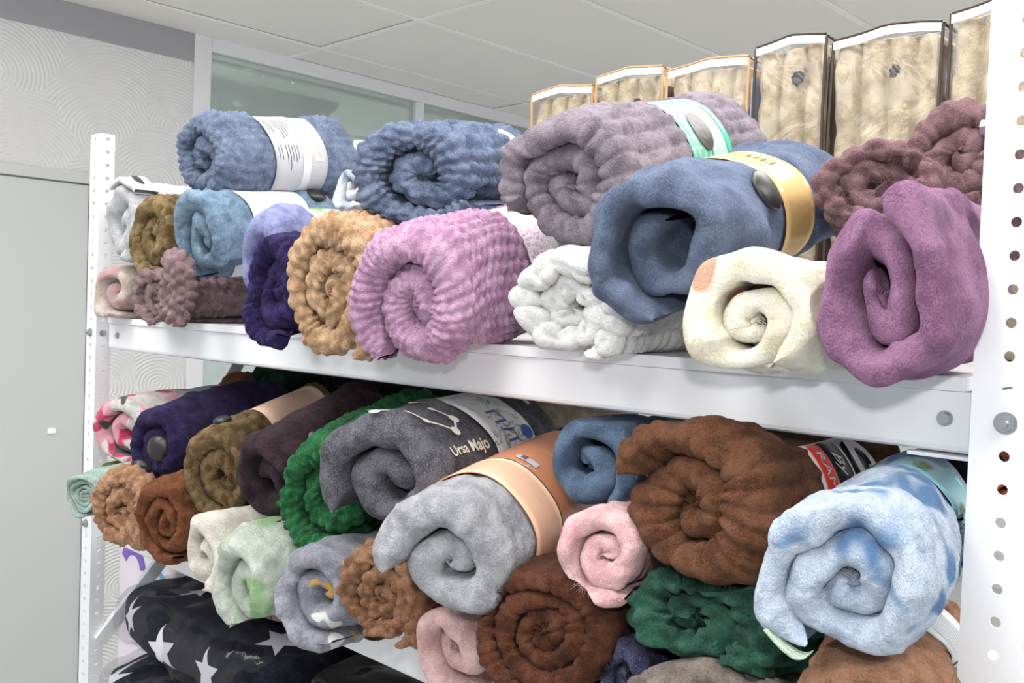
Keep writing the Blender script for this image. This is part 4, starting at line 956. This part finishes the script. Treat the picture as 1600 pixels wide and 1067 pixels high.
def film(name, tint=(1, 1, 1), gl=0.22, rough=0.08):
    m, nt, b = new_mat(name); nt.nodes.remove(b); L = nt.links.new
    t = nt.nodes.new('ShaderNodeBsdfTransparent'); t.inputs[0].default_value = (*tint, 1)
    g = nt.nodes.new('ShaderNodeBsdfGlossy'); g.inputs['Roughness'].default_value = rough
    mx = nt.nodes.new('ShaderNodeMixShader'); lw = N(nt, 'ShaderNodeLayerWeight', Blend=0.25)
    ad = N(nt, 'ShaderNodeMath', operation='MULTIPLY_ADD'); L(lw.outputs['Fresnel'], ad.inputs[0]); ad.inputs[1].default_value = 0.18; ad.inputs[2].default_value = gl * 0.1
    tc = nt.nodes.new('ShaderNodeTexCoord'); nz = N(nt, 'ShaderNodeTexNoise', Scale=11.0, Detail=3.0, Distortion=1.0); L(tc.outputs['Object'], nz.inputs['Vector'])
    bp = N(nt, 'ShaderNodeBump', Strength=0.35, Distance=0.012); L(nz.outputs[0], bp.inputs['Height']); L(bp.outputs[0], g.inputs['Normal'])
    L(ad.outputs[0], mx.inputs[0]); L(t.outputs[0], mx.inputs[1]); L(g.outputs[0], mx.inputs[2]); L(mx.outputs[0], nt.nodes['Material Output'].inputs[0])
    return m
m_film = film('clear_film')
m_quilt = fabric('beige_quilt', (182, 166, 140), (160, 144, 118), fuzz=0.2, sheen=0.1)
m_pipe_dark = plain('dark_brown_piping', (58, 40, 32), 0.6); m_pipe_tan = plain('tan_piping', (186, 146, 104), 0.6)
m_side = plain('dark_brown_print_card', (84, 62, 50), 0.3, vary=0.35, bscale=14); m_side_blue = plain('pale_blue_print_card', (176, 200, 226), 0.3, vary=0.2, bscale=12)

def tube(name, pts, rad, mat, parent):
    """round piping along a polyline given in world space"""
    pts = [np.array(p_, float) for p_ in pts]; n = len(pts); V = []
    for i, c in enumerate(pts):
        d = pts[min(i + 1, n - 1)] - pts[max(i - 1, 0)]; d /= np.linalg.norm(d); a = np.cross(d, [0.31, 0.52, 0.79]); a /= np.linalg.norm(a); b_ = np.cross(d, a)
        V += [c + rad * (math.cos(t) * a + math.sin(t) * b_) for t in np.linspace(0, 2 * math.pi, 6, endpoint=False)]
    me = grid_mesh(name, np.array(V) - np.array(parent.location), [wrapgrid(n, 6, True)])
    return put(name, me, mat, parent)

def quilt_bag(x0, x1, y0, y1, ztop, label, pipe, side, seed, z0=1.5135):
    root = empty('bedding_bag', ((x0 + x1) / 2, (y0 + y1) / 2, z0)); tag(root, label, 'bedding bag')
    def chan(S, Wd):
        fr = np.abs(S[:, 1]) > 0.9
        return np.where(fr, 0.018 * np.abs(np.sin(math.pi * (Wd[:, 0] - x0) / 0.038)) ** 0.4 - 0.013, 0) + 0.003 * vnoise(Wd / np.array([0.05, 0.05, 0.02]), seed + 8)
    lumpy('quilt', (x0 + 0.004, y0 + 0.004, z0), (x1 - 0.005, y1, ztop - 0.008), m_quilt, root, 56, 16, 0.004, 0.05, seed, chan)
    peak = lambda S, Wd: np.where(S[:, 2] > 0.8, 0.012 * (1 - np.abs(S[:, 0])), 0)
    lumpy('plastic_cover', (x0, y0 - 0.004, z0), (x1, y1 + 0.006, ztop), m_film, root, 24, 16, 0.003, 0.06, seed + 1, top=peak)
    xs = np.linspace(x0 + 0.003, x1 - 0.003, 12); zt = lambda x: ztop - 0.003 + 0.012 * (1 - abs(2 * (x - x0) / (x1 - x0) - 1)) + 0.002 * math.sin(40 * x + seed)
    tube('piping', [(x, y0 - 0.004, zt(x)) for x in xs], 0.0022, pipe, root)
    for x in (x0 + 0.002, x1 - 0.002): tube('piping', [(x, y0 - 0.004 + 0.002 * math.sin(k + seed), z0 + 0.004 + (ztop - z0 - 0.008) * k / 9) for k in range(10)], 0.0022, pipe, root)
    tube('piping', [(x1 - 0.002, y, ztop - 0.003) for y in np.linspace(y0, y1, 5)], 0.0022, pipe, root)
    V = np.array([(x, y0 - 0.0055, zt(x) - dz) for x in xs for dz in (0.002, 0.013)]) - np.array(root.location)
    V = np.concatenate([V, V + np.array([0, 0.001, 0])]); g = wrapgrid(12, 2)
    put('white_trim', grid_mesh('white_trim', V, [g, g[:, ::-1] + 24]), m_frame, root)
    o = box_obj('printed_side_card', (x1 - 0.0035, y0 + 0.006, z0 + 0.01), (x1 - 0.0015, y1 - 0.01, ztop - 0.03), side); o.location = -Vector(root.location); o.parent = root
    bm = bmesh.new(); bmesh.ops.create_icosphere(bm, subdivisions=3, radius=0.010)
    for v in bm.verts: v.co = Vector((v.co.x, v.co.y * 0.3, v.co.z)) * (1 + 0.1 * math.sin(7 * math.atan2(v.co.z, v.co.x)))
    o = bm_obj('gathered_tie', bm, plain('dark_tie', (48, 46, 54), 0.7), root, True); o.location = Vector((0.6 * (x1 - x0) + x0, y0 + 0.001, ztop - 0.055)) - Vector(root.location)
quilt_bag(-0.945, -0.800, 0.50, 0.585, 1.945, 'clear bag of beige quilt with tan piping, farthest along the row', m_pipe_tan, m_side, 1)
quilt_bag(-0.795, -0.655, 0.50, 0.585, 1.955, 'clear tan piped bag of beige quilt, second from the far end of the row', m_pipe_tan, m_side, 2)
quilt_bag(-0.650, -0.500, 0.50, 0.585, 1.945, 'clear tan piped bag of beige quilt with a pale blue side card', m_pipe_tan, m_side_blue, 3)
quilt_bag(-0.494, -0.380, 0.50, 0.585, 1.957, 'narrow clear bag of beige quilt with dark brown piping beside the tan piped bags', m_pipe_dark, m_side, 4)
quilt_bag(-0.374, -0.222, 0.50, 0.585, 1.946, 'wide clear bag of beige quilt with dark brown piping and a gathered top', m_pipe_dark, m_side, 5)
quilt_bag(-0.216, -0.070, 0.50, 0.585, 1.956, 'clear bag of beige quilt with dark piping next to the near post', m_pipe_dark, m_side, 6)

# hanging corner of the mauve roll
r = ROLLS['mauve_bobble']
o = lumpy('hanging_corner', (-1.205, -0.075, 1.508), (-1.150, -0.035, 1.625), r.me.materials[0], None, 40, 3.0, 0.006, 0.03, 3, lambda S, Wd: 0.005 * (tex_height('bobble', Wd[:, 0] + Wd[:, 1], Wd[:, 2], 0.015, Wd, 4) - 0.4))
M = o.matrix_basis.copy(); o.parent = r.root; o.matrix_parent_inverse = r.root.matrix_basis.inverted()

# ---- third shelf
star = []
m_navy = fabric('navy_fleece', (30, 32, 48), (20, 22, 34), fuzz=0.3); m_star = plain('white_star_print', (206, 206, 212), 0.7)
def star_shape(R0, n=5):
    v = [(0, 0)] + [((R0 if k % 2 == 0 else R0 * 0.42) * math.sin(math.pi * k / n), (R0 if k % 2 == 0 else R0 * 0.42) * math.cos(math.pi * k / n)) for k in range(2 * n)]
    bm = bmesh.new(); vs = [bm.verts.new((x, y, 0)) for x, y in v]
    for k in range(2 * n): bm.faces.new((vs[0], vs[1 + k], vs[1 + (k + 1) % (2 * n)]))
    bmesh.ops.subdivide_edges(bm, edges=bm.edges, cuts=3, use_grid_fill=True)
    bm.verts.index_update(); V = np.array([tuple(v.co)[:2] for v in bm.verts]); Fc = [[v.index for v in f.verts] for f in bm.faces]; bm.free(); return V, Fc
def project(o, V, Fc, org, ud, vd, ray, mat, name, parent, lift=0.0015):
    """lay a flat print onto a mesh by casting it along one direction (world space, unrotated meshes)"""
    off = np.array(o.matrix_basis.translation) + (np.array(o.parent.location) if o.parent else 0)
    me = o.data; co = np.empty(len(me.vertices) * 3, np.float32); me.vertices.foreach_get('co', co); co = co.reshape(-1, 3) + off
    bvh = BVHTree.FromPolygons([tuple(c) for c in co], [tuple(p_.vertices) for p_ in me.polygons])
    out = []; ray = Vector(ray)
    for x, y in V:
        s = Vector(org) + Vector(ud) * x + Vector(vd) * y
        h = bvh.ray_cast(s, ray)
        if h[0] is None: return None
        out.append(tuple(np.array(h[0] - ray * lift) - np.array(parent.location)))
    m = bpy.data.meshes.new(name); m.from_pydata(out, [], Fc); m.update(); return put(name, m, mat, parent)
m_film_dull = film('wrinkled_film', (0.93, 0.93, 0.95), 0.3, 0.12)
def star_bag(lo, hi, label, seed, stars):
    root = empty('packed_blanket', ((lo[0] + hi[0]) / 2, (lo[1] + hi[1]) / 2, lo[2])); tag(root, label, 'blanket')
    b_ = lumpy('folded_fabric', lo, hi, m_navy, root, 44, 4.0, 0.012, 0.12, seed)
    for (x, y, R0, a, face) in stars:
        V, Fc = star_shape(R0); ca, sa = math.cos(a), math.sin(a); V = V @ np.array([[ca, sa], [-sa, ca]])
        if face == 'top': project(b_, V, Fc, (x, y, hi[2] + 0.2), (1, 0, 0), (0, 1, 0), (0, 0, -1), m_star, 'star_print', root)
        else: project(b_, V, Fc, (x, lo[1] - 0.2, y), (1, 0, 0), (0, 0, 1), (0, 1, 0), m_star, 'star_print', root)
    lumpy('plastic_wrap', lo, hi, m_film_dull, root, 40, 4.0, 0.014, 0.10, seed, lambda S, Wd: 0.006 + 0.004 * vnoise(Wd / 0.025, seed + 5))
star_bag((-1.575, -0.035, 0.7635), (-1.02, 0.40, 0.872), 'navy star print blanket in clear wrap, lower of the two on the third shelf', 4, [(-1.49, 0.835, 0.035, 0.3, 'f'), (-1.37, 0.82, 0.04, 0.7, 'f'), (-1.22, 0.83, 0.04, 0.1, 'f')])
star_bag((-1.545, -0.015, 0.905), (-0.98, 0.40, 1.018), 'navy star print blanket in clear wrap, lying on top of another one', 9, [(-1.43, 0.97, 0.036, 0.5, 'f'), (-1.28, 0.955, 0.042, 0.2, 'f'), (-1.13, 0.96, 0.040, 0.1, 'f'), (-1.36, 0.10, 0.04, 0.4, 'top'), (-1.2, 0.12, 0.04, 0.9, 'top'), (-1.05, 0.07, 0.04, 0.2, 'top')])
pg = lumpy('folded_blanket', (-1.30, 0.06, 1.034), (-1.02, 0.33, 1.068), fabric('pink_grey_print', (120, 112, 118), (84, 78, 86), patt=patt_blotch([((176, 128, 142), 26, 0.52, 0.55, 1.0), ((196, 192, 192), 28, 0.6, 0.63, 5.0), ((40, 38, 44), 24, 0.62, 0.65, 9.0)])), None, 30, 4, 0.006, 0.06, 5)
tag(pg, 'grey and dusty pink patterned folded blanket on the star print blanket', 'blanket')
m_blackfilm = plain('glossy_black_film', (24, 22, 22), 0.14, bump=0.6, bscale=22, spec=0.6)
bb = lumpy('black_bag', (-0.965, -0.01, 0.7635), (-0.42, 0.42, 1.035), m_blackfilm, None, 50, 4, 0.016, 0.12, 7, lambda S, Wd: 0.006 * np.abs(vnoise(Wd / np.array([0.09, 0.03, 0.03]), 3)))
tag(bb, 'glossy black plastic bag on the third shelf beside the star print blankets', 'bag')
# tall white printed package standing between the rack and the wall
wp = empty('bedding_package', (-1.81, 0.36, 0)); tag(wp, 'tall white bedding package with purple and blue swirls beyond the far post', 'package')
pk = lumpy('package_body', (-1.95, 0.20, 0.0), (-1.67, 0.52, 1.065), plain('white_print_film', (226, 218, 228), 0.25, bump=0.15, bscale=30), wp, 30, 14, 0.004, 0.1, 4)
for face, cy, cz, rr_, w_, c_ in (('f', -1.86, 0.93, 0.05, 0.03, (112, 76, 186)), ('f', -1.85, 0.97, 0.075, 0.022, (84, 160, 208)), ('f', -1.90, 1.01, 0.035, 0.02, (156, 104, 80)), ('f', -1.74, 0.90, 0.05, 0.012, (84, 160, 208)), ('s', 0.27, 0.98, 0.05, 0.018, (112, 76, 186)), ('s', 0.25, 0.95, 0.06, 0.010, (156, 104, 80)), ('s', 0.38, 0.96, 0.05, 0.02, (156, 104, 80))):
    V, Fc = arc_shape(rr_, rr_, w_, 0.2, 2.7, 14)
    if face == 's': project(pk, V, Fc, (-1.5, cy, cz), (0, 1, 0), (0, 0, 1), (-1, 0, 0), plain('swirl_ink', c_, 0.3), 'swirl_print', wp)
    else: project(pk, V, Fc, (cy, 0.0, cz), (1, 0, 0), (0, 0, 1), (0, 1, 0), plain('swirl_ink', c_, 0.3), 'swirl_print', wp)
